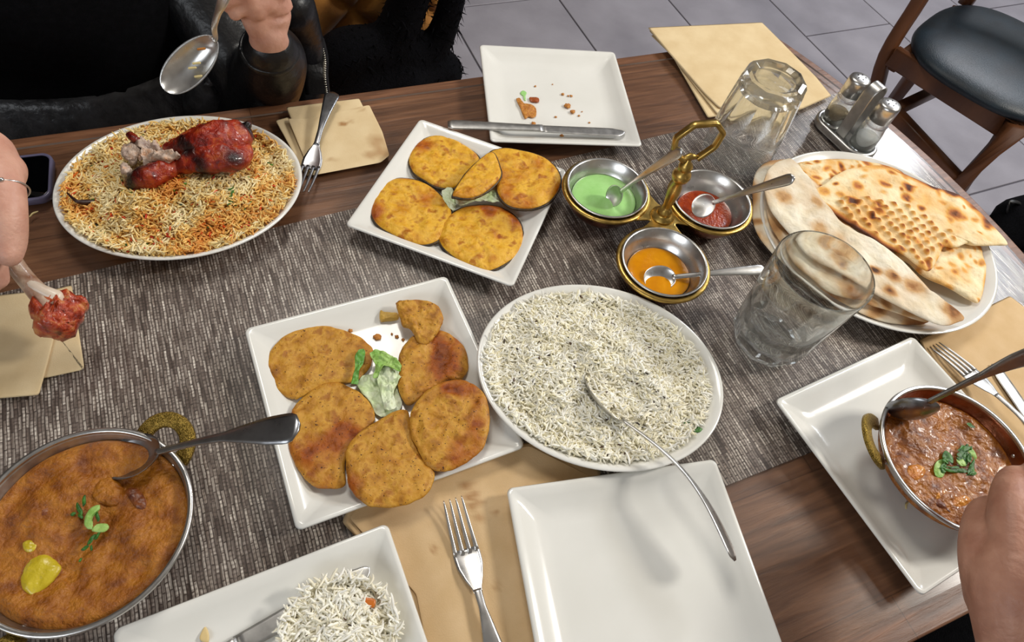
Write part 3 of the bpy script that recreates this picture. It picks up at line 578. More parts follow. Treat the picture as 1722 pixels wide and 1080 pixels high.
leaf(c3, [(700, 715), (760, 715), (840, 700), (868, 715), (866, 745), (820, 740), (760, 745), (715, 760)], PLZ+.008, lettuce_m, l2, seed=6, wav=.006)
# ================================================================ FLATBREADS
def bread(name, label, pts, z0, th, mat, seed, toastk=.6, dots=None, K=46, M=220, zf=None, edgek=.5, uneven=.012, thresh=.57, sc=30, group=None, nsp=40, rsp=(.0025, .006), xs=()):
    out = smooth_outline(px(c6, pts, z0+th), M); cen = out.mean(0)
    dd = None
    if dots is not None: dd = np.array(px(c6, dots, z0+th))
    def bf(x, y, t):
        b = .0030*(fbm(x, y, 60, 3, seed)-.5)*2+.0024*(fbm(x, y, 24, 2, seed+2)-.5)*2
        if dd is not None:
            e = AX; p_ = NX
            g = np.zeros_like(x)
            for q in dd: g = np.maximum(g, np.exp(-((x-q[0])**2+(y-q[1])**2)/(2*.0033**2)))
            b = b+.0055*g-.002
        return b*np.clip((1-t)*5+.1, 0, 1)
    vf = slab(out, z0, th, K=K, bump=bf, zf=zf, edge=7, uneven=uneven, seed=seed); v = vf[0]
    t = np.concatenate([[0]]+[np.full(M, q) for q in 1-(1-np.linspace(0, 1, K+1)[1:])**1.6]+[np.full(M, .97), np.full(M, .8), [0]])
    rs_ = np.random.RandomState(seed); at = np.zeros(len(v)); lo, hi = out.min(0), out.max(0)
    wx = v[:, 0]+.006*(fbm(v[:, 0], v[:, 1], 70, 2, seed+1)-.5); wy = v[:, 1]+.006*(fbm(v[:, 0], v[:, 1], 70, 2, seed+4)-.5)
    for _ in range(nsp):
        p = rs_.uniform(lo, hi); r_ = rs_.uniform(*rsp); k_ = rs_.uniform(.25, 1)*toastk; a_ = rs_.uniform(0, 3.14); e_ = rs_.uniform(1, 1.9)
        ux = (wx-p[0])*math.cos(a_)+(wy-p[1])*math.sin(a_); uy = -(wx-p[0])*math.sin(a_)+(wy-p[1])*math.cos(a_)
        at = np.maximum(at, k_*np.exp(-((ux/(r_*e_))**2+(uy/r_)**2)**1.3))
    for x_, y_, r_, k_ in xs:
        p = px(c6, [(x_, y_)], z0+th)[0]; at = np.maximum(at, k_*np.exp(-(((wx-p[0])**2+(wy-p[1])**2)/r_**2)**1.3)*(.6+.8*fbm(v[:, 0], v[:, 1], 180, 2, 3)))
    at = at+.28*np.clip((fbm(v[:, 0], v[:, 1], sc, 3, seed+7)-.45)*3, 0, 1)*toastk
    at = at+edgek*np.clip((t-.88)*8, 0, 1)*np.clip((fbm(v[:, 0], v[:, 1], 22, 2, seed+3)-.38)*4, 0, 1)
    if dd is not None:
        for k_, d_ in enumerate(dd): at = np.maximum(at, (.5+.42*_G[k_, 7])*np.exp(-((v[:, 0]-d_[0])**2+(v[:, 1]-d_[1])**2)/(2*.0027**2)))
    return single(name, label, 'flatbread', vf, mat, group, attr=np.clip(at, 0, 1))
zt = lambda k, c, n: (lambda x, y: k*((x-c[0])*n[0]+(y-c[1])*n[1]))
GB = 'flatbreads on the round plate'
bread('folded_roti', 'lowest folded floury roti, mostly covered at the left plate rim', [(228, 300), (230, 200), (265, 140), (320, 115), (420, 130), (560, 260), (700, 420), (850, 560), (960, 690), (1000, 780), (975, 825), (850, 824), (720, 790), (600, 720), (500, 660), (400, 590), (320, 525), (250, 440), (228, 370)], .016, .010, roti_m, 51, .75, K=40, edgek=.6, nsp=26, rsp=(.005, .015), group=GB)
bread('folded_roti', 'middle floury roti folded under the top one', [(290, 300), (330, 200), (420, 160), (560, 270), (700, 400), (860, 560), (1000, 720), (1010, 800), (960, 815), (820, 770), (700, 735), (560, 690), (470, 620), (400, 560), (345, 470), (300, 390)], .027, .008, roti_m, 52, .8, K=40, edgek=.5, nsp=26, rsp=(.005, .015), group=GB)
bread('folded_roti', 'topmost white floury roti with burnt blister, facing the tall glass', [(275, 210), (310, 140), (385, 108), (420, 150), (460, 240), (560, 350), (660, 420), (760, 470), (860, 540), (960, 640), (1050, 740), (1140, 790), (1130, 815), (1060, 835), (960, 800), (850, 745), (740, 685), (600, 600), (470, 530), (390, 440), (310, 340), (280, 260)], .037, .009, roti_m, 57, .6, K=50, edgek=.3, nsp=16, rsp=(.005, .014), sc=22, xs=[(755, 600, .0075, 1.2), (830, 625, .010, .8), (820, 690, .008, .7), (930, 670, .014, .6), (1085, 772, .012, .65), (600, 540, .014, .55), (510, 420, .013, .45), (360, 285, .012, .4), (620, 575, .007, .8)], group=GB)
bread('naan_piece', 'golden naan piece at the back of the plate beneath the dimpled one', [(420, 130), (560, 113), (700, 120), (860, 160), (900, 230), (820, 330), (700, 330), (600, 290), (470, 245), (430, 190)], .020, .010, naan_m, 53, .95, edgek=.9, nsp=60, group=GB)
bread('naan_piece', 'smaller torn naan piece at the front right of the plate', [(840, 520), (960, 450), (1090, 470), (1200, 480), (1228, 540), (1240, 600), (1215, 725), (1170, 722), (1080, 670), (970, 620), (900, 560)], .019, .009, naan_m, 54, .7, edgek=.6, nsp=36, group=GB)
dots = []
poly = [(560, 290), (700, 285), (880, 300), (1060, 420), (1100, 470), (1010, 500), (1000, 590), (930, 560), (820, 480), (700, 415), (600, 345)]
def inside(x, y, P):
    c = False
    for i in range(len(P)):
        (x1, y1), (x2, y2) = P[i-1], P[i]
        if (y1 > y) != (y2 > y) and x < (x2-x1)*(y-y1)/(y2-y1)+x1: c = not c
    return c
for i in range(-14, 16):
    for j in range(-14, 16):
        x = 600+56*i+24*j+random.uniform(-5, 5); y = 310+12*i+28*j+random.uniform(-4, 4)
        if inside(x, y, poly): dots.append((x, y))
bread('dimpled_naan', 'large torn naan with rows of browned dimples, top of the pile', [(465, 262), (540, 218), (590, 180), (660, 150), (790, 138), (880, 172), (1010, 228), (1130, 268), (1230, 355), (1335, 470), (1300, 484), (1200, 484), (1165, 475), (1110, 492), (1060, 490), (1040, 535), (1000, 592), (960, 582), (880, 522), (800, 492), (700, 425), (620, 375), (520, 305)], .032, .011, naan_m, 58, .9, dots=dots, K=64, M=280, edgek=1.0, nsp=60, sc=20, xs=[(655, 300, .008, 1.1), (895, 235, .008, .9), (1110, 360, .011, .8), (890, 278, .007, .7), (800, 230, .007, .7), (1010, 235, .007, .8), (1090, 262, .008, .9), (1250, 390, .009, .8), (540, 255, .008, .5), (680, 235, .008, .6)], group=GB)
# ================================================================ CUTLERY
def sheet(xs, wd, zc, cup, th, m=9, wr=None):
    xs = np.array(xs); wd = np.array(wd); zc = np.broadcast_to(zc, xs.shape); cup = np.broadcast_to(cup, xs.shape); th = np.broadcast_to(th, xs.shape); wr = wd if wr is None else np.array(wr)
    R = []
    s = np.linspace(-1, 1, m)
    for i in range(len(xs)):
        y = np.where(s < 0, s*wr[i], s*wd[i]); z = zc[i]+cup[i]*(1-s**2); e = th[i]*(.35+.65*np.sqrt(np.clip(1-s**4, 0, 1)))
        top = np.c_[np.full(m, xs[i]), y, z]; bot = np.c_[np.full(m, xs[i]), y, z-e]
        R.append(np.concatenate([top, bot[::-1]]))
    return rings(R)
def place(vf, tip, end, up=(0, 0, 1), flip=False):
    tip = np.array(tip); end = np.array(end); x = (end-tip)/np.linalg.norm(end-tip); y = np.cross(np.array(up, float), x); y /= np.linalg.norm(y); z = np.cross(x, y)
    if flip: z = -z; y = -y
    v = np.array(vf[0]); return tip+v[:, :1]*x+v[:, 1:2]*y+v[:, 2:3]*z, vf[1]
def interp(xs, X, Y): return np.interp(xs, X, Y)
def spoon(label, tip, end, mat, group=None, bowl=(.058, .0205), depth=.009, endw=.0095, up=(0, 0, 1), lift=.008, flip=False, th=.0016, name='spoon', cupped=1):
    tip = np.array(tip); end = np.array(end); L = np.linalg.norm(end-tip); bl, bw = bowl
    r = thing(name, label, 'spoon', tip if tip[2] < end[2] else end, group)
    u = np.linspace(0, 1, 22); xs = bl*(1-np.cos(u*np.pi))/2; q = xs/bl
    wd = bw*np.sqrt(np.clip(1-(2*(q**.92)-1)**2, 0, 1))*(1+.12*(q-.5)); wd = np.maximum(wd, .0004+.0018*(q > .5)); 
    dp = depth*np.sin(np.pi*np.clip(q, 0, 1))**.7
    part(r, 'bowl', place(sheet(xs, wd, .0, -dp, .0011, m=13), tip, end, up, flip), mat)
    xs = np.linspace(bl-.004, L, 34); t = (xs-bl)/(L-bl)
    wd = interp(t, [-.1, .05, .25, .5, .8, .93, .98, 1.0], [.0028, .0030, .0028, .0042, .0085*endw/.0095, endw, endw*.8, endw*.25])
    zc = lift*np.sin(np.clip(t, 0, 1)*np.pi)+.0
    part(r, 'handle', place(sheet(xs, wd, zc, .0009, interp(t, [0, .2, .8, 1], [.0026, .0028, .0022, .0016])*th/.0016, m=7), tip, end, up, flip), mat)
    return r
def fork(label, tip, end, mat, up=(0, 0, 1), tine=.046, curve=.012, lift=.006, endw=.0105, group=None, flip=False):
    tip = np.array(tip); end = np.array(end); L = np.linalg.norm(end-tip)
    r = thing('fork', label, 'fork', (tip[0], tip[1], min(tip[2], end[2])-.001), group)
    zf = lambda x: curve*np.clip(1-x/.07, 0, 1)**2+lift*np.sin(np.clip((x-.05)/(L-.05), 0, 1)*np.pi)
    for k in range(4):
        y0 = (k-1.5)*.0068; xs = np.linspace(0, tine+.004, 14); yy = y0*(.86+.14*xs/tine)
        P = np.c_[xs, yy, zf(xs)]; w_ = interp(xs, [0, .006, tine], [.0004, .0011, .0021]); part(r, 'tine', place(loft(P, w_, w_*.6+.0003, n=10, pw=3), tip, end, up, flip), mat)
    xs = np.linspace(tine, .088, 16); wd = interp(xs, [tine, tine+.006, .062, .074, .082, .088], [.0124, .0128, .0122, .0085, .0048, .0036])
    part(r, 'head', place(sheet(xs, wd, zf(xs), -.0012*interp(xs, [tine, .06, .088], [1, 1.4, 0]), .0018, m=9), tip, end, up, flip), mat)
    xs = np.linspace(.084, L, 26); t = (xs-.084)/(L-.084); wd = interp(t, [0, .25, .6, .92, .98, 1], [.0036, .0034, .0068, endw, endw*.8, endw*.3])
    part(r, 'handle', place(sheet(xs, wd, zf(xs), .0008, .0026, m=7), tip, end, up, flip), mat); return r
def knife(label, tip, end, mat, bladeL=.115, up=(0, 0, 1), bw=.0095, side=1):
    tip = np.array(tip); end = np.array(end); L = np.linalg.norm(end-tip)
    r = thing('table_knife', label, 'knife', (tip[0], tip[1], min(tip[2], end[2])-.002))
    xs = np.r_[np.linspace(0, .012, 7), np.linspace(.018, bladeL, 14)]; a = interp(xs, [0, .002, .006, .012, .04, bladeL], [.0005, .4*bw, .75*bw, bw, bw*1.05, bw*.75]); b = interp(xs, [0, .003, .02, bladeL], [.0005, bw*.35, bw*.75, bw*.75])
    if side < 0: a, b = b, a
    part(r, 'blade', place(sheet(xs, a, 0, .0003, .0014, m=7, wr=b), tip, end, up), mat)
    xs = np.linspace(bladeL-.002, L, 22); t = (xs-bladeL)/(L-bladeL); wd = interp(t, [-.1, .02, .06, .5, .95, 1], [.006, .0072, .0062, .0075, .0092, .006])
    part(r, 'handle', place(sheet(xs, wd, .0016, .0010, .0045, m=9), tip, end, up), mat); return r
# rice spoon
tp = W(988, 628, .034); en = WL(tp, 1237, 943, .192); pass
spoon('long serving spoon dug into the white rice, handle over empty plate', tp, en, steel, bowl=(.066, .021), depth=.011, lift=.016, up=(.55, .35, .8), endw=.0095)
fork('fork lying face up on a big napkin between two square plates', W(760, 845, .004), W(838, 1120, .006), steel)
fork('fork leaning on folded napkins beside the biryani plate', W(508, 330, .004), W(560, 155, .018), steel_dark, curve=.009)
k_t, k_e = W(1051, 222, .0165), W(753, 210, .0235); knife('steel knife laid across the crumb strewn plate', k_t, k_e+(k_e-k_t)*0, steel_dull, bladeL=.125)
k_t = W(622, 955, .0105); k_d = W(400, 1085, .0105)-k_t; k_d /= np.linalg.norm(k_d); knife('steel knife half buried under rice on the bottom left plate', k_t, k_t+k_d*.22, steel_dull, bladeL=.12, bw=.0105)
ft = W(1578, 574, .014); fe = W(1722, 716, .018); fe = ft+(fe-ft)/np.linalg.norm(fe-ft)*.195
knife('knife crossed beneath the fork on the right napkin', W(1668, 612, .0045), W(1668, 612, .0045)+(W(1722, 690, .0045)-W(1668, 612, .0045))/np.linalg.norm(W(1722, 690, .0045)-W(1668, 612, .0045))*.2, steel_dull)
fork('fork lying across a knife on the right hand napkin', ft, fe, steel_dull, curve=-.008, lift=.006)
# ================================================================ NAPKINS
def napkin(label, layers, mat, group=None, th=.0011, stains=()):
    c = np.mean([W(*q)[:2] for q in layers[0]], axis=0); r = thing('paper_napkin', label, 'napkin', (c[0], c[1], 0), group)
    z = .0002
    for k, L_ in enumerate(layers):
        o = poly_outline([W(*q, z)[:2] for q in L_], r=.003)
        vf = slab(o, z, th, K=40 if (stains and k == len(layers)-1) else 8, edge=30, bump=lambda x, y, t: .0016*(fbm(x, y, 26, 3, k)-.3)*np.clip(1-t, 0, .6), seed=k); v = vf[0]; at = np.zeros(len(v))
        if k == len(layers)-1:
            wx = v[:, 0]+.008*(fbm(v[:, 0], v[:, 1], 90, 2, 5)-.5); wy = v[:, 1]+.008*(fbm(v[:, 0], v[:, 1], 90, 2, 6)-.5)
            for x, y, rx, kk in stains: p = W(x, y, z); at = np.maximum(at, kk*np.clip(1.6-1.6*np.sqrt((wx-p[0])**2+(wy-p[1])**2)/rx, 0, 1))
        part(r, 'fold', vf, mat, attr=at); z += th+.0012
    return r
napkin('stained folded napkins under the upper left fork handle', [[(463, 203), (486, 197), (545, 288), (515, 297)], [(481, 181), (604, 166), (612, 182), (560, 275), (525, 290)], [(484, 200), (512, 201), (621, 177), (643, 222), (655, 262), (640, 274), (524, 296)]], napkin_m2, stains=[(635, 238, .018, .55), (645, 256, .018, .6), (622, 262, .012, .5), (577, 209, .006, .8), (590, 205, .006, .3), (525, 268, .005, .9), (558, 268, .006, .4), (607, 184, .008, .5)])
napkin('folded napkin under the chicken bone at the left edge', [[(40, 500), (121, 480), (142, 618), (138, 623), (60, 640)], [(-120, 510), (45, 492), (112, 500), (94, 560), (73, 640), (66, 665), (-110, 680)]], napkin_m2)
napkin('big tan napkin beneath the bottom centre fork', [[(575, 878), (610, 800), (900, 742), (1010, 790), (985, 1180), (720, 1190), (690, 1010)], [(588, 872), (640, 800), (890, 750), (990, 800), (960, 1170), (735, 1180), (700, 1000)]], napkin_m, stains=[(785, 815, .007, .6), (792, 835, .007, .6), (798, 855, .006, .6), (805, 875, .006, .5), (806, 845, .006, .5), (832, 866, .004, .6), (728, 920, .005, .5), (803, 968, .004, .5), (833, 984, .005, .3)])
napkin('square pile of clean napkins behind the upturned glass', [[(1094, 60), (1130, 95), (1190, 199), (1240, 190), (1330, 130), (1280, 60)], [(1091, 52), (1125, 90), (1205, 193), (1330, 190), (1330, 120), (1275, 50)], [(1089, 47), (1281, 38), (1308, 65), (1372, 130), (1398, 162), (1340, 188), (1240, 188), (1208, 182), (1185, 160), (1120, 85)]], napkin_m2, th=.0016)
napkin('tan napkin beneath fork and knife at the right edge', [[(1545, 572), (1698, 498), (1790, 570), (1800, 760), (1720, 760), (1600, 690)]], napkin_m)
# ================================================================ DRINKING GLASSES
def tumbler(label, c, h, rb, rt, facet, inverted, rot=0):
    ap = rb*math.cos(math.pi/10)*1.0
    def rc(t): return rb+(rt-rb)*(t**.9)
    def outer(r, z, th):
        t = z/h; seg = 2*np.pi/10; a = ((th-rot+seg/2) % seg)-seg/2
        if t >= facet: return np.full_like(th, r)
        sq = t/facet; flare = ap*(1-sq)+(rc(facet)+.0002)*sq
        flare *= 1-.015*(1-sq); pr = flare/np.cos(a); arch = np.minimum(r*(1+.04*(1-sq)), pr); bl = 1
        if t < .05: arch = np.minimum(rb*1.04, ap*.985/np.cos(a))*(r/rb)
        return r+(arch-r)*bl
    prof = [(rb*.80, .0), (rb*.93, .0008), (rb, .006)]+[(rc(t), h*t) for t in np.linspace(.06, .97, 40)]
    prof += [(rt*.995, h*.992), (rt*.985, h), (rt*.968, h*.992)]
    floor_t = .16
    wall = lambda t: .0055-.0040*np.clip((t-.1)/.40, 0, 1)
    prof_in = [(rc(t)*.985-wall(t)-.0025*np.clip((facet-t)/.1, 0, 1), h*t) for t in np.linspace(.95, floor_t+.03, 26)]+[(rc(floor_t)*.72, h*floor_t), (rc(floor_t)*.4, h*(floor_t-.012)), (.002, h*(floor_t-.018))]
    n = 200; th = np.linspace(0, 2*np.pi, n, endpoint=False)+rot+math.pi/10; R = []
    for i, (r, z) in enumerate(prof+prof_in):
        rr = outer(r, z, th) if i < len(prof) else np.full(n, r)
        zz = z if not inverted else h-z
        R.append(np.c_[c[0]+rr*np.cos(th), c[1]+rr*np.sin(th), np.full(n, zz+.0004)])
    # recessed underside
    R.insert(0, np.c_[c[0]+rb*.62*np.cos(th), c[1]+rb*.62*np.sin(th), np.full(n, (.0035 if not inverted else h-.0035)+.0004)])
    v, f = rings(R)
    if inverted: f = [t[::-1] for t in f]
    o = single('water_glass', label, 'glass', (v, f), glass_m); o.data.set_sharp_from_angle(angle=.3); return o
tumbler('empty faceted water glass standing upright by the flatbread plate', (.3065, .484), .139, .0445, .0535, .40, False, .1)
tumbler('upside down faceted water glass beside the napkin pile', (.2735, .820), .130, .0450, .0530, .66, True, .25)
# ================================================================ BRASS SAUCE STAND
CG, CR, CY = np.array([.0815, .634]), np.array([.2195, .6577]), np.array([.1635, .532]); SC = np.array([.158, .612])
st = thing('sauce_stand', 'brass condiment stand with three copper cups and hexagonal loop handle', 'condiment stand', (SC[0], SC[1], 0))
for cc in (CG, CR, CY):
    cup = part(st, 'cup', lathe([(.018, .0005), (.030, .002), (.042, .010), (.050, .022), (.0545, .034), (.0555, .037), (.0535, .037), (.049, .024), (.040, .012), (.028, .006), (.012, .005)], (cc[0], cc[1], 0), 72), copper)
    part(cup, 'rim', lathe([(.0540, .0345), (.0578, .0350), (.0588, .0370), (.0578, .0392), (.0540, .0396), (.0515, .0385), (.0540, .0345)], (cc[0], cc[1], 0), 72, (False, False)), brass, 'brass rim')
arm = []
for k, cc in enumerate((CG, CR, CY)):
    pass
def hub_plate():
    out = []
    order = [CY, CR, CG]
    angs = []
    for cc in (CG, CY, CR):
        d = cc-SC; angs.append(math.atan2(d[1], d[0]))
    angs = sorted(angs)
    for i, a in enumerate(angs):
        L = .0335; hw = .030
        d = np.array([math.cos(a), math.sin(a)]); p_ = np.array([-d[1], d[0]])
        out += [SC+d*L-p_*hw, SC+d*L*.9-p_*hw*.35, SC+d*L*.88, SC+d*L*.9+p_*hw*.35, SC+d*L+p_*hw]
        b = angs[(i+1) % 3]; mid = a+((b-a) % (2*math.pi))/2; out.append(SC+.020*np.array([math.cos(mid), math.sin(mid)]))
    return out
part(st, 'centre_plate', slab(smooth_outline(hub_plate(), 90), .0345, .0022, K=6, edge=30), brass)
part(st, 'pole', lathe([(.016, .0366), (.0155, .039), (.010, .041), (.0085, .044), (.0095, .047), (.0060, .050), (.0055, .058), (.0068, .066), (.0082, .078), (.0078, .088), (.0058, .096), (.0068, .099), (.0105, .103), (.0118, .108), (.0105, .113), (.0070, .116), (.0082, .119), (.0088, .123), (.0070, .127), (.0035, .130), (.003, .136)], (SC[0], SC[1], 0), 32), brass)
hd = np.array([.93, .36, 0.]); hd /= np.linalg.norm(hd); up_ = np.array([0, 0, 1.]); hc = np.array([SC[0], SC[1], .160])
hexp = [(-.006, -.028), (-.024, -.014), (-.028, .006), (-.013, .024), (.013, .026), (.027, .012), (.025, -.008), (.010, -.026)]
loop = [hc+hd*a+up_*b for a, b in hexp]; dense = []
for i in range(len(loop)-1):
    a, b = loop[i], loop[i+1]; dense += [a+(b-a)*t for t in (.06, .5, .94)]
dense = [loop[0]]+dense+[loop[-1]]
part(st, 'loop_handle', join(loft(dense, .0030, .0042, up=np.cross(hd, up_), n=10, pw=4), loft([hc-hd*.012-up_*.027, hc-up_*.022, hc+hd*.012-up_*.024], [.002, .0045, .002], n=10)), brass)
def steel_bowl(cc, label):
    z = .0070
    return single('steel_bowl', label, 'bowl', lathe([(.012, z-.0035), (.028, z-.001), (.040, z+.008), (.0475, z+.020), (.0505, z+.032), (.0530, z+.0348), (.0536, z+.0362), (.0524, z+.0370), (.0502, z+.0360), (.0472, z+.021), (.0390, z+.0095), (.027, z+.0015), (.010, z-.0010)], (cc[0], cc[1], 0), 80), steel)
for cc, lb in ((CG, 'small steel bowl of green mint sauce in brass stand'), (CR, 'small steel bowl of red sauce in brass stand'), (CY, 'small steel bowl of orange sauce in brass stand')): steel_bowl(cc, lb)
def sauce(cc, lb, mat, lvl=.0235, r=.0405, nm='sauce'):
    a = np.linspace(0, 2*np.pi, 64, endpoint=False); k = 1+.0*a
    out = np.c_[cc[0]+r*np.cos(a), cc[1]+r*np.sin(a)]
    v, f = slab(out, lvl-.010, .010, K=20, edge=14, bump=lambda x, y, t: .0014*(fbm(x, y, 60, 2, 3)-.5)*(1-t)); sh = v[:, 2] < lvl-.004
    v[sh, 0] = cc[0]+(v[sh, 0]-cc[0])*.72; v[sh, 1] = cc[1]+(v[sh, 1]-cc[1])*.72
    return single(nm, lb, 'sauce', (v, f), mat)
sauce(CG, 'pale green mint sauce in the left steel bowl', mint_m, .0265, .0435); sauce(CR, 'red chilli sauce in the right hand steel bowl', red_m, .021, .0385); sauce(CY, 'orange mango sauce in the nearest steel bowl', mango_m, .0225, .0400)
tp = W(1020, 338, .024); en = WL(tp, 1147, 252, .150); spoon('teaspoon standing in the green mint sauce', tp, en, steel, up=(-.25, -.6, .75), bowl=(.034, .0135), depth=.006, lift=.004, endw=.0068)
tp = W(1163, 352, .0235); en = WL(tp, 1336, 299, .155); spoon('teaspoon in red sauce, handle pointing over the roti', tp, en, steel, up=(-.25, -.6, .75), bowl=(.040, .0155), depth=.006, lift=.004, endw=.0068)
tp = W(1083, 470, .0245); en = WL(tp, 1287, 453, .155); spoon('teaspoon in orange sauce, handle touching the upright glass', tp, en, steel, up=(-.1, -.4, .9), bowl=(.040, .0160), depth=.006, lift=.004, endw=.0068)
# ================================================================ SALT AND PEPPER
s1, s2 = np.array([.430, .932]), np.array([.464, .890]); sc_ = (s1+s2)/2; d = (s2-s1)/np.linalg.norm(s2-s1); an = math.atan2(d[1], d[0])
cs = thing('cruet_stand', 'brushed steel cruet stand with arched centre grip near table end', 'cruet stand', (sc_[0], sc_[1], 0))
def rr3(h1, h2, r, z, c=sc_, a=an):
    q = rrect(h1, r, 10, h2); return np.c_[c[0]+q[:, 0]*math.cos(a)-q[:, 1]*math.sin(a), c[1]+q[:, 0]*math.sin(a)+q[:, 1]*math.cos(a), np.full(len(q), z)]
part(cs, 'base', rings([rr3(.054, .027, .026, .0), rr3(.056, .029, .028, .002), rr3(.056, .029, .028, .011), rr3(.054, .027, .026, .013), rr3(.050, .023, .022, .0128), rr3(.048, .021, .020, .006)]), steel_dull)
pn = np.array([-d[1], d[0]]); arch = []
A3 = lambda a, b, z: np.array([sc_[0]+d[0]*a+pn[0]*b, sc_[1]+d[1]*a+pn[1]*b, z])
arch = [A3(0, -.014, .006), A3(0, -.014, .03), A3(0, -.014, .075), A3(0, -.013, .088), A3(0, -.008, .096), A3(0, 0, .099), A3(0, .008, .096), A3(0, .013, .088), A3(0, .014, .075), A3(0, .014, .03), A3(0, .014, .006)]
part(cs, 'grip', loft(spline(arch, 3), .0011, .0095, up=(d[0], d[1], 0), n=12, pw=6), steel_dull)
def shaker(c, label, fill, name, cont, zc_=.0065):
    r = thing(name, label, 'shaker', (c[0], c[1], zc_))
    part(r, 'jar', lathe([(.010, 0), (.0175, .0005), (.019, .003), (.0185, .030), (.0165, .044), (.0160, .046), (.0170, .048), (.0145, .053), (.0142, .062), (.012, .062), (.0125, .053), (.0145, .045), (.0165, .030), (.0168, .005), (.010, .0035)], (c[0], c[1], zc_), 48), glass_m)
    part(r, 'contents', lathe([(.008, .0042), (.0160, .0052), (.0161, .006), (.0160, fill), (.008, fill+.001)], (c[0], c[1], zc_), 40), cont)
    cap = part(r, 'cap', lathe([(.0155, .054), (.0162, .054), (.0162, .078), (.0152, .0815), (.012, .0832), (.004, .0840)], (c[0], c[1], zc_), 48), steel)
    for k in range(5):
        a = k*2*math.pi/5; part(cap, 'hole', lathe([(.0010, .0833), (.0012, .0842), (.0004, .0843)], (c[0]+.006*math.cos(a), c[1]+.006*math.sin(a), zc_), 10), black_m)
    return r
shaker(s1-d*.004, 'pepper shaker with steel cap, farther one in the cruet stand', .022, 'pepper_shaker', pepper_m); shaker(s2+d*.004, 'salt shaker with perforated steel cap, nearer one in the cruet stand', .024, 'salt_shaker', salt_m)
# ================================================================ CURRY PANS
def kadhai(cx, cy, R, z0, h, label, handle_dirs, tiltz=None):
    r = thing('curry_pan', label, 'pan', (cx, cy, z0))
    part(r, 'bowl', lathe([(R*.42, 0), (R*.55, .0015), (R*.80, h*.45), (R*.95, h*.85), (R*.985, h-.002), (R, h-.001), (R, h+.001), (R*.975, h+.0012), (R*.955, h-.003), (R*.93, h*.80), (R*.78, h*.40), (R*.5, .003)], (cx, cy, z0), 96), steel_dull if z0 < .006 else copper)
    part(r, 'rim', lathe([(R*.972, h-.001), (R+.0012, h-.002), (R+.002, h), (R+.0008, h+.002), (R*.972, h+.0016), (R*.962, h), (R*.972, h-.001)], (cx, cy, z0), 96, (False, False)), steel)
    part(r, 'lining', lathe([(R*.965, h-.0005), (R*.945, h*.83), (R*.80, h*.44), (R*.5, .005), (R*.49, .0045)], (cx, cy, z0), 96, (False, True)), steel_dull)
    for a, slope in handle_dirs:
        dr = np.array([math.cos(a), math.sin(a), 0]); tn = np.array([-math.sin(a), math.cos(a), 0]); hp = []
        c0 = np.array([cx, cy, z0+h-.010])+dr*(R*.965)
        o_ = dr*math.cos(slope)+np.array([0, 0, 1])*math.sin(slope)
        for k in range(19):
            t = math.radians(-90+180*k/18); hp.append(c0+tn*math.sin(t)*.0225+o_*(math.cos(t)**.8 if math.cos(t) > 0 else 0)*.028)
        nrm = np.cross(tn, o_)
        hob = part(r, 'handle', loft(hp, .0028, .0065, up=nrm, n=12, pw=5) if False else loft(hp, .0072, .0028, up=nrm, n=12, pw=5), brass_eng, 'engraved brass loop handle')
        for s in (-1, 1):
            p = np.array([cx, cy, z0+h-.011])+dr*(R*.915)+tn*s*.0195; part(hob, 'rivet', loft([p+dr*.008, p, p-dr*.0015, p-dr*.0024], [.0028, .0032, .0026, .0006], n=12), steel)
    return r
CL = (-.3098, .0990, .0845); CRr = (.4790, .3475, .0800)
kadhai(*CL, 0.0, .047, 'large steel curry pan with brass loop handles, bottom left', [(math.radians(72), .42), (math.radians(252), .42)])
kadhai(*CRr, .0072, .050, 'copper bottomed curry pan with brass handles on the right plate', [(math.radians(180), .62), (math.radians(2), .62)])
def curry(c, z, R, label, mat, seed, name, amp=.005):
    a = np.linspace(0, 2*np.pi, 120, endpoint=False); out = np.c_[c[0]+R*np.cos(a), c[1]+R*np.sin(a)]
    r = thing(name, label, 'curry', (c[0], c[1], z-.02))
    bf = lambda x, y, t: (amp*(fbm(x, y, 70, 4, seed)-.5)*1.7+amp*1.2*(fbm(x, y, 25, 2, seed+1)-.5)*2)*np.clip((1-t)*6, 0, 1)
    v, f = slab(out, z-.012, .012, K=60, edge=30, bump=bf); n = 1+60*120; v[n:, :2] = np.array(c[:2])+(v[n:, :2]-np.array(c[:2]))*.80
    part(r, 'sauce', (v, f), mat); return r, bf
c1z = .0405
cu, _ = curry(CL, c1z, CL[2]*.935, 'thick orange brown vegetable curry topped with green herbs', curry_m, 61, 'vegetable_curry')
cl = (0, 640, .4075)
def chunk(root, crop, pts, z, th, mat, name, seed=1, label=None, bumpk=.003, K=10):
    out = smooth_outline(px(crop, pts, z+th), 50)
    return part(root, name, slab(out, z, th, K=K, edge=3, bump=lambda x, y, t: bumpk*(fbm(x, y, 160, 3, seed)-.5)*np.clip((1-t)*4, .2, 1), uneven=.06, seed=seed), mat, label)
chunk(cu, cl, [(80, 800), (110, 740), (170, 710), (235, 750), (235, 790), (180, 850), (120, 885), (80, 850)], c1z-.0055, .008, chunk_y, 'vegetable_piece', 1, 'yellow cooked vegetable piece')
chunk(cu, cl, [(85, 670), (110, 655), (150, 665), (140, 700), (100, 705)], c1z-.004, .0065, chunk_y, 'vegetable_piece', 2, 'yellow cooked vegetable piece')
chunk(cu, cl, [(370, 450), (410, 400), (460, 395), (500, 440), (490, 500), (430, 510), (380, 490)], c1z-.008, .011, curry_m, 'vegetable_piece', 3)
chunk(cu, cl, [(510, 450), (560, 440), (600, 490), (590, 530), (550, 520)], c1z-.0078, .010, onion_m, 'vegetable_piece', 4, 'dark purple onion piece')
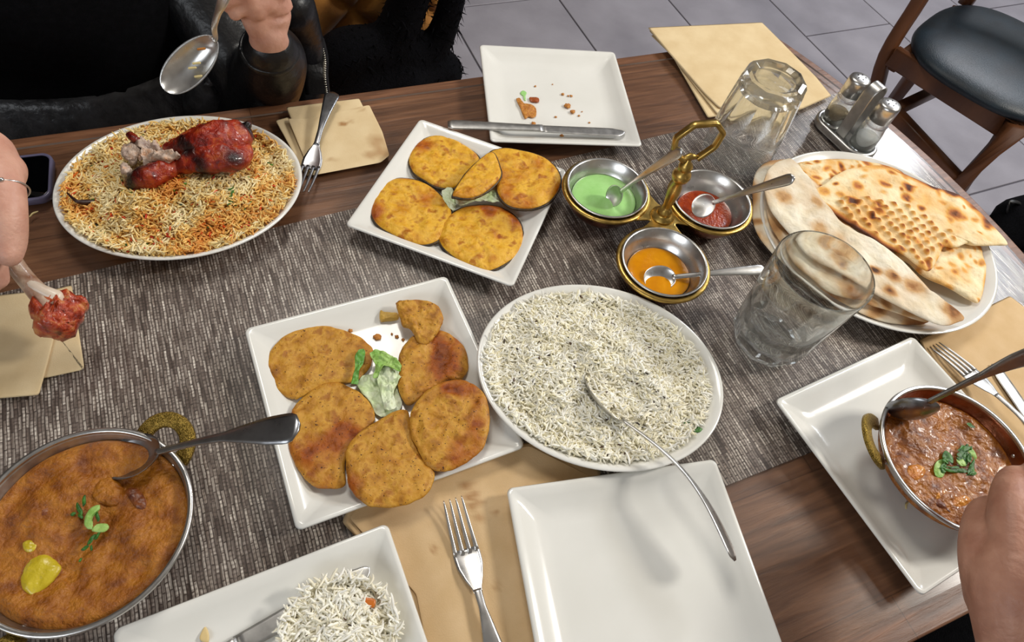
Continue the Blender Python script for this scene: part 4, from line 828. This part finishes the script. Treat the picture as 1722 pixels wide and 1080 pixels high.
chunk(cu, cl, [(60, 590), (110, 560), (190, 520), (230, 500), (200, 560), (130, 590), (80, 620)], c1z-.0070, .009, onion_m, 'vegetable_piece', 5, 'dark purple onion piece')
for k, (x, y, a, l, wd_) in enumerate([(325, 530, 1.9, 60, 22), (345, 495, 1.4, 50, 18), (300, 550, .4, 26, 16), (330, 560, 2.4, 30, 16), (400, 560, 1.7, 45, 18), (375, 655, .9, 60, 17), (350, 690, .5, 40, 16), (400, 640, .9, 44, 14), (330, 740, .9, 22, 10), (375, 690, 1.5, 26, 12)]):
    ca, sa = math.cos(a), -math.sin(a); pts = [(x+ca*u*l/2-sa*v*wd_/2, y+sa*u*l/2+ca*v*wd_/2) for u, v in ((-1, 0), (-.5, 1), (.2, .8), (1, .1), (.4, -.9), (-.4, -.7))]
    chunk(cu, cl, pts, c1z+.0025, .0016, herb, 'herb_leaf', k, bumpk=.002, K=5)
for k, pts in enumerate([[(345, 570), (370, 525), (405, 512), (408, 530), (385, 550), (372, 590), (378, 612), (350, 605)], [(378, 610), (400, 590), (440, 590), (445, 610), (420, 625), (380, 622)]]):
    chunk(cu, cl, pts, c1z+.003, .003, herb_l, 'pepper_strip', k, 'light green pepper strip', K=6)
tp = W(174, 775, .0325); en = WL(tp, 503, 718, .205); spoon('heavy spoon resting in the left curry pan, wide handle rising', tp, en, steel_dark, bowl=(.062, .021), depth=.012, lift=.006, endw=.0138, th=.0026)
c2z = .046
cv, _ = curry((CRr[0], CRr[1]), c2z, CRr[2]*.915, 'oily brown chicken curry with chopped coriander', curry2_m, 71, 'chicken_curry', .0045)
cr = (1460, 620, .27784)
for k, pts in enumerate([[(240, 620), (260, 580), (320, 575), (360, 600), (350, 650), (300, 680), (250, 660)], [(410, 760), (430, 715), (500, 715), (505, 745), (460, 780), (420, 790)], [(500, 820), (520, 770), (600, 760), (640, 790), (600, 830), (540, 840)]]):
    chunk(cv, cr, pts, c2z-.004, .008, chunk_o, 'chicken_piece', k+20, 'orange chicken piece')
chunk(cv, cr, [(410, 800), (440, 775), (490, 820), (510, 870), (460, 850), (420, 830)], c2z-.003, .006, onion_m, 'onion_piece', 9)
chunk(cv, cr, [(210, 290), (260, 262), (350, 280), (420, 300), (400, 330), (300, 350), (250, 330)], c2z-.0025, .003, pm('red_oil', '#8a2c06', rough=.05, coat=1), 'oil_pool', 3, 'glossy red oil', bumpk=0)
for k, (x, y, a, l, wd_) in enumerate([(430, 600, 1.2, 90, 60), (480, 540, 2.2, 70, 50), (580, 500, .4, 70, 45), (590, 540, 1.4, 80, 40), (630, 510, 2.2, 70, 36), (520, 615, 3.0, 130, 30), (580, 640, .4, 90, 34), (630, 600, 1.3, 80, 40), (560, 560, 2.6, 60, 30), (600, 480, 1, 40, 30), (620, 340, 2.7, 40, 18), (630, 640, .2, 50, 25)]):
    l *= 1.3; wd_ *= 1.15
    ca, sa = math.cos(a), -math.sin(a); pts = [(x+ca*u*l/2-sa*v*wd_/2, y+sa*u*l/2+ca*v*wd_/2) for u, v in ((-1, 0), (-.5, 1), (.2, .7), (1, .1), (.4, -.9), (-.4, -.7))]
    rl = np.random.RandomState(k); pts = [(p + rl.normal(0, 5), q + rl.normal(0, 5)) for p, q in pts]
    chunk(cv, cr, pts, c2z+.0015+.0010*(k % 3), .0009, herb if k % 4 else herb_l, 'coriander_leaf', k, bumpk=.004, K=6)
    if k < 10:
        pts = [(p + rl.uniform(-34, 34)*0 + 26*math.cos(k*2.1), q + 22*math.sin(k*2.1)) for p, q in [((u-x)*.55+x, (w_-y)*.55+y) for u, w_ in pts]]
        chunk(cv, cr, pts, c2z+.0030+.0008*(k % 2), .0009, herb, 'coriander_leaf', k+40, bumpk=.004, K=6)
tp = W(1505, 698, .0450); en = WL(tp, 1722, 607, .175); en = tp+(en-tp)/np.linalg.norm(en-tp)*.205; spoon('dark handled spoon dipped in the right curry pan', tp, en, steel_dark, bowl=(.058, .022), depth=.010, lift=.004, endw=.0130, th=.0026)
# ================================================================ TANDOORI CHICKEN
c5 = (180, 180, .15099)
def W5(x, y, z): return W(180+.15099*x, 180+.15099*y, z)
tc_ = thing('tandoori_chicken', 'red tandoori chicken leg with charred edges on the biryani', 'chicken', W5(1150, 500, .035))
body_ = [limb([W5(720, 470, .050), W5(950, 420, .058), W5(1200, 380, .064), W5(1430, 330, .060), W5(1520, 290, .055)], [.011, .019, .025, .023, .010], flat=.8, k=10, n=36), limb([W5(760, 640, .048), W5(1000, 600, .055), W5(1250, 560, .060), W5(1450, 560, .055), W5(1520, 460, .052)], [.010, .017, .021, .017, .010], flat=.8, k=10, n=36), limb([W5(300, 830, .042), W5(450, 790, .048), W5(620, 730, .048), W5(760, 660, .048)], [.010, .014, .012, .011]), limb([W5(1480, 250, .062), W5(1560, 220, .064)], [.006, .005])]
v, f = join(*body_); q = fbm(v[:, 0], v[:, 1], 60, 2, 5)
def dipped(v, f, k=.004, s=70):
    v = np.array(v); c = v.mean(0); n = (fbm(v[:, 0]+v[:, 2], v[:, 1]-v[:, 2], s, 3, 8)-.5)*2*k; return v+np.c_[n*.3, n*.3, n], f
at = np.clip((q-.56)*5, 0, 1)
def near(v, p, r): return np.exp(-((v-p)**2).sum(1)/(2*r*r))
at = np.clip(at*.9+near(v, W5(1420, 560, .07), .009)+near(v, W5(1560, 230, .065), .008)+near(v, W5(330, 690, .055), .010), 0, 1)
o = part(tc_, 'roasted_skin', dipped(v, f, .0055, 75), tandoori, attr=at)
for k, (pts, r_) in enumerate([([(230, 440, .052), (260, 520, .056), (290, 600, .05)], .010), ([(330, 380, .056), (400, 430, .06), (450, 480, .058)], .008), ([(480, 400, .056), (540, 440, .058), (600, 470, .055)], .006), ([(500, 560, .056), (620, 560, .060), (780, 560, .062)], .008), ([(380, 560, .054), (440, 520, .058), (440, 640, .052)], .007), ([(560, 610, .052), (660, 590, .058), (720, 530, .06)], .006), ([(180, 660, .045), (220, 720, .050), (240, 770, .045)], .006)]):
    Pn = [W5(*p) for p in pts]; v, f = limb(Pn, [r_*.6, r_, r_*.5], flat=.55, k=9, n=26); part(tc_, 'pulled_meat', dipped(v, f, .0075, 170), meat_m, 'pale torn meat' if k < 5 else None)
v, f = limb([W5(250, 310, .060), W5(300, 350, .062), W5(350, 370, .06)], [.004, .005, .003]); part(tc_, 'skin_flap', dipped(v, f, .002, 120), tandoori, attr=np.full(len(v), .3))
# dark spice, herbs on biryani
def W1(x, y, z): return W(x*.4073, y*.4074, z)
single('dried_chilli', 'dark brown curled spice sticking out of the biryani', 'spice', limb([W1(278, 797, .034), W1(315, 830, .034), W1(350, 835, .030), W1(385, 830, .028)], [.0010, .0020, .0032, .0015]), pm('dark_spice', '#2c120c', rough=.4))
for k, pts in enumerate([[(940, 850), (945, 790), (960, 765), (970, 800), (965, 840), (945, 855)], [(565, 1000), (575, 975), (597, 980), (595, 1005)], [(400, 935), (412, 912), (425, 925), (412, 945)], [(505, 1000), (512, 990), (522, 1003), (512, 1012)]]):
    out = smooth_outline([W1(x, y, .034)[:2] for x, y in pts], 30); zz = float(hb(np.array([out.mean(0)[0]]), np.array([out.mean(0)[1]]))[0])+.005
    single('herb_leaf', ['long dark green herb leaf on the biryani beside the chicken', 'small green herb leaf at the front rim of the biryani', 'small green herb leaf at the left front of the biryani', 'tiniest green herb fleck at the front of the biryani'][k], 'herb', slab(out, zz, .0015, K=5, uneven=.08), herb)
out = smooth_outline([W(x, y, .02)[:2] for x, y in ((1146, 716), (1158, 712), (1172, 722), (1178, 728), (1165, 732), (1156, 724))], 30)
single('herb_leaf', 'green coriander leaf at the right edge of the white rice', 'herb', slab(out, .026, .0015, K=5, uneven=.15), herb)
# stray grains
def stray(x, y, z, a, lb, l=.008, grp='stray rice grains'):
    p = W(x, y, z); d = np.array([math.cos(a), math.sin(a), 0])*l/2; n = np.array([-d[1], d[0], 0])*.3
    single('rice_grain', lb, 'rice grain', limb([p-d, p+n, p+d], [.0007, .0011, .0006], n=8), pm_stray, None)
pm_stray = pm('cooked_rice_grain', '#dcc98c', rough=.4)
stray(57, 360, .0014, 1.2, 'curved rice grain on the wood beside the biryani plate', .010); stray(1526, 850, PLZ+.001, 1.1, 'short pale rice grain on the plate under the right pan', .009)
single('almond_flake', 'pale yellow flake on the rim of the bottom left plate', 'food scrap', slab(smooth_outline([W(180+.3949*x, 840+.3949*y, .012)[:2] for x, y in ((400, 560), (415, 540), (430, 570), (428, 606), (405, 606), (390, 590))], 30), .0085, .0018, K=5), pm('pale_flake', '#d9bf86', rough=.5))
single('pepper_bit', 'orange pepper bit on the small heap of rice', 'food scrap', slab(smooth_outline([W(540+.3333*x, 720+.3333*y, .03)[:2] for x, y in ((205, 855), (240, 852), (272, 862), (272, 890), (255, 905), (215, 880))], 30), .024, .004, K=6), pm('orange_pepper', '#c46a1c', rough=.3))
# ================================================================ PHONE
pr = W(85, 300, .01)[:2]; pa = math.radians(29.5); dx = np.array([math.cos(pa), math.sin(pa)]); pc = np.array([-.5795, .4755])-dx*.075
ph = thing('mobile_phone', 'black phone in violet case at the left table edge', 'phone', (pc[0], pc[1], 0))
def ph_r(hx, hy, r, z): return rr3(hx, hy, r, z, pc, pa)
part(ph, 'case', rings([ph_r(.073, .0355, .010, .0003), ph_r(.0765, .039, .013, .0025), ph_r(.0765, .039, .013, .0095), ph_r(.0755, .038, .012, .0112), ph_r(.0735, .036, .011, .0112), ph_r(.073, .0355, .011, .0098)]), case_m)
part(ph, 'screen', rings([ph_r(.073, .0355, .011, .0085), ph_r(.073, .0355, .011, .0103), ph_r(.0725, .035, .0105, .0105)]), screen_m)
# ================================================================ RIGHT CHAIR
ch = thing('dining_chair', 'wooden chair with round dark teal seat beyond the table end', 'chair', (1.05, 1.85, ZF))
P3 = lambda x, y, z: np.array([x, y, z])
fr_, fl_ = P3(1.165, 1.60, 0), P3(.885, 1.80, 0)
e_ = (fl_-fr_)/np.linalg.norm(fl_-fr_); pe = np.array([-e_[1], e_[0], 0]); pe = pe if pe[1] > 0 else -pe     # pe: away from the table
br_, bl_ = fr_+pe*.40, fl_+pe*.40
def zz(p, z): return np.array([p[0], p[1], z])
part(ch, 'seat_rail', beam(zz(fr_, -.345), zz(fl_+e_*.02, -.335), .025, .055), wood_dark)
part(ch, 'seat_rail', beam(zz(fr_, -.345), zz(br_, -.345), .025, .055), wood_dark)
part(ch, 'seat_rail', beam(zz(fl_, -.345), zz(bl_, -.345), .025, .055), wood_dark)
part(ch, 'seat_rail', beam(zz(br_, -.345), zz(bl_, -.345), .025, .055), wood_dark)
part(ch, 'leg', loft([zz(fr_, -.32), zz(fr_, -.55), zz(fr_+np.array([.01, -.01, 0]), -.75)], [.034, .028, .020], [.026, .024, .018], n=16, pw=5), wood_dark)
part(ch, 'leg', loft([zz(br_, -.32), zz(br_, -.55), zz(br_, -.75)], [.022, .02, .016], n=16, pw=5), wood_dark)
part(ch, 'leg', loft([zz(bl_, -.32), zz(bl_, -.55), zz(bl_, -.75)], [.022, .02, .016], n=16, pw=5), wood_dark)
part(ch, 'leg', loft(spline([P3(.80, 1.80, .12), P3(.845, 1.85, -.05), P3(.868, 1.865, -.2), P3(.865, 1.84, -.35), P3(.90, 1.80, -.5), P3(.93, 1.77, -.75)], 4), .024, .018, up=(e_[0], e_[1], 0), n=16, pw=4), wood_dark, 'curved post rising beside the seat')
part(ch, 'leg', loft(spline([zz(bl_, -.3), zz(bl_, -.1), zz(bl_+pe*.03, .15)], 4), .02, .018, n=16, pw=4), wood_dark)
sl = P3(.945, 1.765, -.47)
part(ch, 'stretcher', beam(zz(fr_, -.54), sl, .036, .042), wood_dark); part(ch, 'stretcher', beam(sl, zz(br_*.35+bl_*.65, -.50), .03, .035), wood_dark)
part(ch, 'stretcher', beam(zz(fr_, -.50), zz(br_, -.50), .025, .03), wood_dark)
sc2 = (fr_+fl_+br_+bl_)/4-pe*.004-e_*.022; th = np.linspace(0, 2*np.pi, 72, endpoint=False); cc, ss = np.cos(th), np.sin(th); pw = .72
so = np.array([sc2[:2]+e_[:2]*.225*np.sign(a)*abs(a)**pw+pe[:2]*.245*np.sign(b)*abs(b)**pw for a, b in zip(cc, ss)])
part(ch, 'seat', slab(so, -.330, .064, K=18, edge=5, bump=lambda x, y, t: .004*(1-t**2)), seat_m)
part(ch, 'back_rail', loft(spline([zz(bl_+pe*.02, .05), zz((bl_+br_)/2+pe*.06, .06), zz(br_+pe*.02, .05)], 5), .012, .05, n=16, pw=4), wood_dark)
part(ch, 'leg', loft(spline([zz(br_, -.3), zz(br_+pe*.02, .09)], 4), .02, .018, n=16, pw=4), wood_dark)
# second chair leg + bag at the right edge
bg = thing('black_bag', 'soft black bag on the floor at the right frame edge', 'bag', W(1720, 375, -.7))
v, f = limb([W(1690, 385, -.66), W(1725, 372, -.64), W(1770, 385, -.66)], [.06, .09, .08], flat=.9); part(bg, 'pouch', dipped(v, f, .03, 14), fur_m)
part(bg, 'strap', loft(spline([W(1690, 380, -.66), W(1700, 340, -.58), W(1730, 350, -.60)], 5), .008, .003), black_m)
# ================================================================ QUILTED CHAIR WITH COAT
NB = 1.27
qa, qb = WN(440, 60, NB), WN(752, 20, NB); a0 = qa[:2]@AX; a1 = qb[:2]@AX
qc = thing('upholstered_chair', 'mustard velvet armless chair with diamond quilted back behind the table', 'chair', T((a0+a1)/2, NB-.2, ZF))
nu, nvv = 90, 70; us = np.linspace(a0-.12, a1, nu); zs = np.linspace(-.30, .22, nvv); R = []
UU, ZZ = np.meshgrid(us, zs)
x0 = WN(592, 14, NB); ua, za = x0[:2]@AX, x0[2]
p1_ = ((UU-ua)+(ZZ-za)*1.0)/.15; p2_ = ((UU-ua)-(ZZ-za)*1.0)/.15
dq = np.minimum(abs(p1_-np.round(p1_)), abs(p2_-np.round(p2_))); hgt = .020*(1-np.exp(-(dq/.10)**1.5))
edgef = np.minimum(1, np.minimum((UU-us[0])/.02, (us[-1]-UU)/.03)); hgt = hgt*np.clip(edgef, 0, 1)
V = np.array([T(u, NB-h, z) for u, h, z in zip(UU.ravel(), hgt.ravel(), ZZ.ravel())]); F = [(j*nu+i, j*nu+i+1, (j+1)*nu+i+1, (j+1)*nu+i) for j in range(nvv-1) for i in range(nu-1)]
part(qc, 'backrest', (V, F), velvet); part(qc, 'back_panel', box(T((us[0]+us[-1])/2, NB+.024, -.04), (us[-1]-us[0]+.004, .045, .525), TA), velvet, smooth=False)
part(qc, 'seat', slab([T(a, n)[:2] for a, n in rrect_ab(us[0], us[-1], NB-.42, NB+.0)] if False else poly_outline([T(us[0], NB-.40)[:2], T(us[-1], NB-.40)[:2], T(us[-1], NB)[:2], T(us[0], NB)[:2]], r=.03), -.36, .08, K=10), velvet)
for a, n in ((us[0]+.04, NB-.36), (us[-1]-.03, NB-.36), (us[0]+.04, NB), (us[-1]-.01, NB)): part(qc, 'leg', loft([T(a, n, -.36), T(a, n, -.6), T(a, n, -.75)], [.022, .018, .013], n=14), wood_dark)
# black shaggy coat
ct = thing('shaggy_coat', 'black shaggy coat draped over the quilted chair', 'coat', T(a1-.1, NB-.2, -.25))
nC = NB-.10
def CN(x, y, n=nC): return WN(x, y, n)
lm = [limb([CN(560, 150), CN(575, 100), CN(620, 85), CN(680, 90)], [.05, .055, .05, .05]), limb([CN(560, 165), CN(640, 140), CN(740, 120)], [.07, .08, .05]), limb([CN(640, 110), CN(665, 60), CN(680, 20), CN(700, -40)], [.05, .045, .04, .04]), limb([CN(700, 100), CN(735, 70), CN(755, 20), CN(770, -50)], [.045, .032, .028, .026]), limb([CN(600, 140), CN(690, 130), CN(735, 105)], [.07, .08, .035]), limb([CN(560, 80), CN(540, 110), CN(545, 150)], [.02, .03, .04])]
v, f = join(*lm); o = part(ct, 'coat_body', (v, f), fur_m); remesh(o, .010, 2)
# tufts along outlines and over the surface
tv_ = []; tf2 = []; r = np.random.RandomState(5); idx = r.choice(len(v), 2600)
cenV = v.mean(0)
for k, i in enumerate(idx):
    p = v[i]; d = r.normal(0, 1, 3); d /= np.linalg.norm(d); d = d*.8+np.array([0, 0, -.5]); l = r.uniform(.010, .026); s = np.cross(d, r.normal(0, 1, 3)); s = s/np.linalg.norm(s)*r.uniform(.0008, .0025); n = len(tv_)
    tv_ += [p-s, p+s, p+d*l]; tf2.append((n, n+1, n+2))
part(ct, 'fur_tufts', (np.array(tv_), tf2), fur_m, kind='stuff', smooth=False)
# ================================================================ PERSON BEHIND THE TABLE
pe_ = thing('person', 'person in black top and leather jacket holding a spoon and bone', 'person', T(-.24, 1.05, ZF))
def TT(a, n, z): return T(a, n, z)
# --- skin: neck, forearms and hands as one body
def HL(x, y, z): return W(x, y, z)
zh = .125
wr = HL(452, 78, zh-.03)
left = [limb([HL(458, 96, .085), HL(455, 80, .098), HL(452, 66, .112)], [.020, .024, .024], flat=.8),
        limb([HL(450, 60, .112), HL(440, 30, .135), HL(425, 2, .155)], [.023, .029, .028], flat=.72),
        limb([HL(462, 45, .120), HL(462, 15, .145), HL(450, -15, .165)], [.020, .024, .022], flat=.8),
        limb([HL(470, 8, .150), HL(435, 4, .168), HL(405, 13, .165), HL(395, 24, .158)], [.013, .0115, .0095, .0080]),
        limb([HL(465, -14, .170), HL(420, -18, .185), HL(385, -2, .180), HL(376, 8, .170)], [.0125, .0110, .0090, .0075]),
        limb([HL(460, -34, .185), HL(415, -40, .198), HL(382, -18, .195)], [.012, .0105, .008]),
        limb([HL(455, -50, .195), HL(415, -58, .21), HL(390, -36, .205)], [.011, .0095, .008]),
        limb([HL(430, 15, .160), HL(400, -30, .20), HL(384, -28, .21)], [.014, .011, .009])]
right = [limb([HL(-200, 150, .13), HL(-120, 220, .15), HL(-70, 250, .16)], [.033, .028, .026], flat=.8),
         limb([HL(-80, 250, .16), HL(-40, 270, .165), HL(-5, 290, .165)], [.030, .034, .024], flat=.8),
         limb([HL(-30, 262, .165), HL(2, 300, .168), HL(13, 355, .160), HL(15, 405, .145), HL(15, 428, .140)], [.020, .0170, .0150, .0140, .0112]),
         limb([HL(-60, 300, .16), HL(-45, 370, .155), HL(-15, 440, .12), HL(-2, 470, .105)], [.016, .014, .012, .009]),
         limb([HL(-90, 300, .16), HL(-80, 380, .15), HL(-45, 460, .12), HL(-20, 485, .10)], [.015, .013, .012, .009]),
         limb([HL(-110, 300, .16), HL(-110, 390, .14), HL(-70, 470, .115)], [.015, .013, .010])]
arms = [limb([TT(-.24, 1.04, .30), TT(-.24, 1.02, .50)], [.06, .05]),
        limb([HL(455, 84, .094), HL(448, 110, .04), HL(440, 160, -.05), TT(-.05, 1.03, .08), TT(-.07, 1.04, .28), TT(-.24, 1.04, .34)], [.021, .025, .03, .035, .04, .05]),
        limb([HL(-200, 150, .13), HL(-260, 110, .10), TT(-.56, .86, .18), TT(-.42, 1.0, .32), TT(-.24, 1.04, .34)], [.028, .032, .036, .042, .05])]
v, f = join(*(left+right+arms)); o = part(pe_, 'body', (v, f), skin); remesh(o, .0028, 6)
nl = limb([HL(12, 418, .147), HL(13, 431, .143)], [.0072, .0062], flat=.35); part(o, 'thumbnail', nl, nail_m)
ringv = []
c0 = HL(10, 322, .164); dirn = HL(13, 355, .160)-HL(2, 300, .168); dirn /= np.linalg.norm(dirn); s_ = np.cross(dirn, [0, 0, 1.]); s_ /= np.linalg.norm(s_); u_ = np.cross(s_, dirn)
loop = [c0+s_*.0172*math.cos(t)+u_*.0168*math.sin(t) for t in np.linspace(0, 2*np.pi, 40)]
part(o, 'ring', join(loft(loop, .0008, .0008, up=dirn, n=8), limb([c0+u_*.0172-s_*.004, c0+u_*.0178], [.0022, .0018])), steel, 'thin silver ring')
# --- black knit top: torso and upper arms
th = np.linspace(0, 2*np.pi, 48, endpoint=False); R = []
for z, cn, ha, hn in ((-.25, 1.10, .17, .11), (-.12, 1.075, .185, .125), (-.055, 1.06, .195, .135), (.02, 1.05, .205, .14), (.12, 1.04, .215, .14), (.25, 1.05, .22, .135), (.36, 1.05, .21, .12), (.42, 1.04, .12, .10), (.45, 1.04, .06, .06)):
    rip = 1+.02*np.sin(th*7+z*30); R.append(np.array([TT(-.225+ha*math.cos(t)*q, cn+hn*math.sin(t)*q, z) for t, q in zip(th, rip)]))
part(pe_, 'knit_top', rings(R[2:]), knit)
R2 = []
for z, cn, ha, hn in ((-.30, 1.06, .22, .17), (-.20, 1.05, .215, .165), (-.12, 1.055, .205, .155), (-.06, 1.06, .198, .143), (-.045, 1.06, .192, .137)):
    n2 = 96; t2 = np.linspace(0, 2*np.pi, n2, endpoint=False); R2.append(np.array([TT(-.225+ha*math.cos(t)*q, cn+hn*math.sin(t)*q, z) for t, q in zip(t2, 1+.05*abs(np.sin(t2*17+z*14+.6*np.sin(t2*5)))**4+.012*np.sin(t2*11))]))
skirt = join(rings(R2), limb([TT(-.34, 1.05, -.33), TT(-.34, .85, -.33), TT(-.34, .62, -.30)], [.11, .10, .08]), limb([TT(-.12, 1.05, -.33), TT(-.12, .85, -.33), TT(-.10, .62, -.30)], [.11, .10, .08]),
             limb([HL(340, 190, -.14), HL(372, 130, -.05), HL(345, 105, -.03)], [.05, .038, .02]))
o = part(pe_, 'leather_skirt', skirt, crinkle, 'ruched dark leather waist')
part(pe_, 'lower_leg', join(limb([TT(-.34, .60, -.24), TT(-.34, .60, -.5), TT(-.34, .62, -.7)], [.06, .05, .04]), limb([TT(-.10, .60, -.24), TT(-.10, .60, -.5), TT(-.10, .62, -.7)], [.06, .05, .04])), knit)
# --- leather jacket with zip, sleeves
jk = [limb([TT(-.05, 1.03, .08), HL(440, 160, -.05)], [.06, .05]), limb([HL(400, 260, -.20), HL(440, 160, -.05), HL(458, 105, .05), HL(455, 84, .088)], [.055, .052, .046, .036]),
      limb([HL(440, 250, -.22), HL(500, 150, -.14), HL(498, 70, -.05), HL(480, 5, .02), HL(470, -70, .09)], [.05, .050, .048, .045, .05], flat=.8),
      limb([TT(-.03, 1.02, -.2), TT(-.03, 1.03, -.05), TT(-.04, 1.03, .1), TT(-.06, 1.02, .3)], [.075, .075, .07, .07]),
      limb([HL(380, 240, -.2), HL(400, 140, -.09), HL(405, 60, -.01), HL(410, 0, .05)], [.05, .05, .045, .045]),
      limb([HL(505, 190, -.16), HL(522, 120, -.08), HL(512, 60, -.01), HL(490, 10, .06)], [.035, .028, .028, .035])]
v, f = join(*jk); o = part(pe_, 'leather_jacket', (v, f), leather, 'shiny black leather jacket'); remesh(o, .006, 3)
ca_ = [HL(452+.0*t, 78, .094) for t in (0,)][0]; ax = HL(452, 66, .112)-HL(456, 85, .090); ax /= np.linalg.norm(ax); s_ = np.cross(ax, [0, 0, 1.]); s_ /= np.linalg.norm(s_); u_ = np.cross(s_, ax)
loop = [ca_-ax*.008+s_*.034*math.cos(t)+u_*.034*math.sin(t) for t in np.linspace(0, 2*np.pi, 40)]; part(o, 'cuff', loft(loop, .0035, .0060, up=ax, n=10), leather)
zp = [WN(512, 26, .97), WN(526, 48, .965), WN(538, 72, .955), WN(545, 100, .945), WN(545, 130, .93), WN(548, 158, .92)]
zr = spline(zp, 8); part(o, 'zip', join(loft(zr, .0028, .0012, up=NX.tolist()+[0], n=8), *[loft([p, p+np.array([0, 0, .0012])], .0036, .0020, n=6) for p in zr[::1]]), zip_m, 'silver zip teeth')
edge = spline([p+T(-.012, .004, 0) for p in zp], 8); part(o, 'placket', loft(edge, .020, .006, up=NX.tolist()+[0], n=12, pw=3), leather)
right_sleeve = limb([TT(-.42, 1.0, .33), TT(-.56, .86, .18), HL(-260, 110, .10), HL(-150, 195, .145)], [.07, .06, .05, .042]); part(pe_, 'sleeve', right_sleeve, leather)
# --- held spoon
tip = W(277, 152, .160); end = W(382, -45, .27)
nk = W(362, 64, .20); fc = np.array([.30, -.55, .55])
hs = thing('spoon', 'spoon with a few rice grains held over the biryani', 'spoon', tip)
u = np.linspace(0, 1, 24); bl = float(np.linalg.norm(nk-tip)); xs = bl*(1-np.cos(u*np.pi))/2; q = xs/bl
wd = np.maximum(.0180*np.sqrt(np.clip(1-(2*(q**.92)-1)**2, 0, 1)), .0006+.0016*(q > .5))
part(hs, 'bowl', place(sheet(xs, wd, 0., -.010*np.sin(np.pi*q)**.7, .0011, m=13), tip, nk, fc), steel)
hp = spline([nk+(tip-nk)*.05, nk, W(360, 45, .215), W(366, 22, .235), W(376, -5, .255), W(388, -50, .28)], 6)
part(hs, 'handle', loft(hp, np.interp(np.linspace(0, 1, len(hp)), [0, .2, .6, .95, 1], [.0028, .0026, .0036, .0075, .003]), .0013, up=fc, n=12, pw=3), steel)
bx = (end-tip)/np.linalg.norm(end-tip)
for k, (x, y, m, lb) in enumerate([(330, 108, pm_stray, 'rice grain stuck in the held spoon, uppermost'), (323, 116, pm_stray, 'rice grain stuck in the held spoon, middle'), (333, 130, pm_stray, 'rice grain near the lower edge of the held spoon'), (338, 84, crumb_m, 'orange crumb stuck in the held spoon')]):
    p = W(x, y, .157+.045*(150-y)/85); single('rice_grain' if k < 3 else 'crumb', lb, 'rice grain' if k < 3 else 'crumb', limb([p-np.array([.003, 0, 0]), p+np.array([.003, .002, .001])], [.0012, .0012]), m)
# --- bone
bn = thing('chicken_bone', 'gnawed drumstick bone with red meat held over the left napkin', 'bone', W(90, 520, .05))
zb = .065
part(bn, 'shaft', limb([W(-25, 385, .10), W(10, 425, .095), W(40, 465, .08), W(72, 500, .068), W(88, 515, .062)], [.0085, .0085, .0082, .0100, .0135], n=16), bone_m)
part(bn, 'shaft', limb([W(25, 455, .082), W(55, 480, .078), W(95, 500, .070)], [.004, .005, .007]), pm('cartilage', [(.3, '#d8c4ae'), (.7, '#efe6d6')], 60, rough=.3), 'pale cartilage')
v, f = join(limb([W(80, 520, .060), W(100, 530, .056), W(112, 528, .056)], [.015, .021, .015], k=10, n=28), limb([W(82, 545, .052), W(105, 545, .050)], [.013, .014], k=10, n=24), limb([W(112, 505, .062), W(130, 510, .060)], [.009, .007]), limb([W(125, 522, .06), W(138, 515, .058)], [.010, .006]))
part(bn, 'meat', dipped(v, f, .010, 150), pm('red_shredded_meat', [(.3, '#7c1d0a'), (.5, '#b5401a'), (.7, '#cf8a4a')], 110, rough=.35, bump=.003, bscale=220, coat=.3), 'torn red orange meat')
# ================================================================ SECOND PERSON: FIST AT THE RIGHT
p2 = thing('person', 'person at bottom right, only a bent hand reaching the curry', 'person', W(1800, 1250, -.3))
Hh = lambda x, y, z: W(x, y, z)
hand = [limb([Hh(1800, 1300, .03), Hh(1740, 1170, .08), Hh(1710, 1060, .11)], [.036, .032, .030]),
        limb([Hh(1710, 1070, .11), Hh(1715, 980, .13), Hh(1740, 900, .14)], [.032, .040, .034], flat=.85),
        limb([Hh(1660, 1010, .11), Hh(1650, 930, .125), Hh(1655, 870, .118), Hh(1672, 856, .105)], [.0165, .0170, .0150, .0125]),
        limb([Hh(1700, 930, .145), Hh(1700, 850, .150), Hh(1708, 812, .138), Hh(1716, 815, .115)], [.0165, .0165, .0150, .0125]),
        limb([Hh(1745, 900, .150), Hh(1745, 830, .155), Hh(1752, 795, .140), Hh(1758, 800, .118)], [.0165, .016, .0145, .0125]),
        limb([Hh(1790, 900, .15), Hh(1790, 840, .15), Hh(1795, 805, .135)], [.017, .016, .013])]
v, f = join(*hand); o = part(p2, 'body', (v, f), skin2); remesh(o, .0022, 4)
part(p2, 'trousers', join(limb([Hh(1500, 1250, -.25), Hh(1640, 1100, -.22), Hh(1700, 1040, -.22)], [.09, .085, .08]), limb([Hh(1700, 1350, -.25), Hh(1800, 1150, -.25)], [.09, .08])), knit, 'black trousers')
part(p2, 'sleeve', limb([Hh(1960, 1500, -.02), Hh(1850, 1380, .0), Hh(1790, 1270, .045)], [.06, .052, .046]), knit, 'dark sleeve')
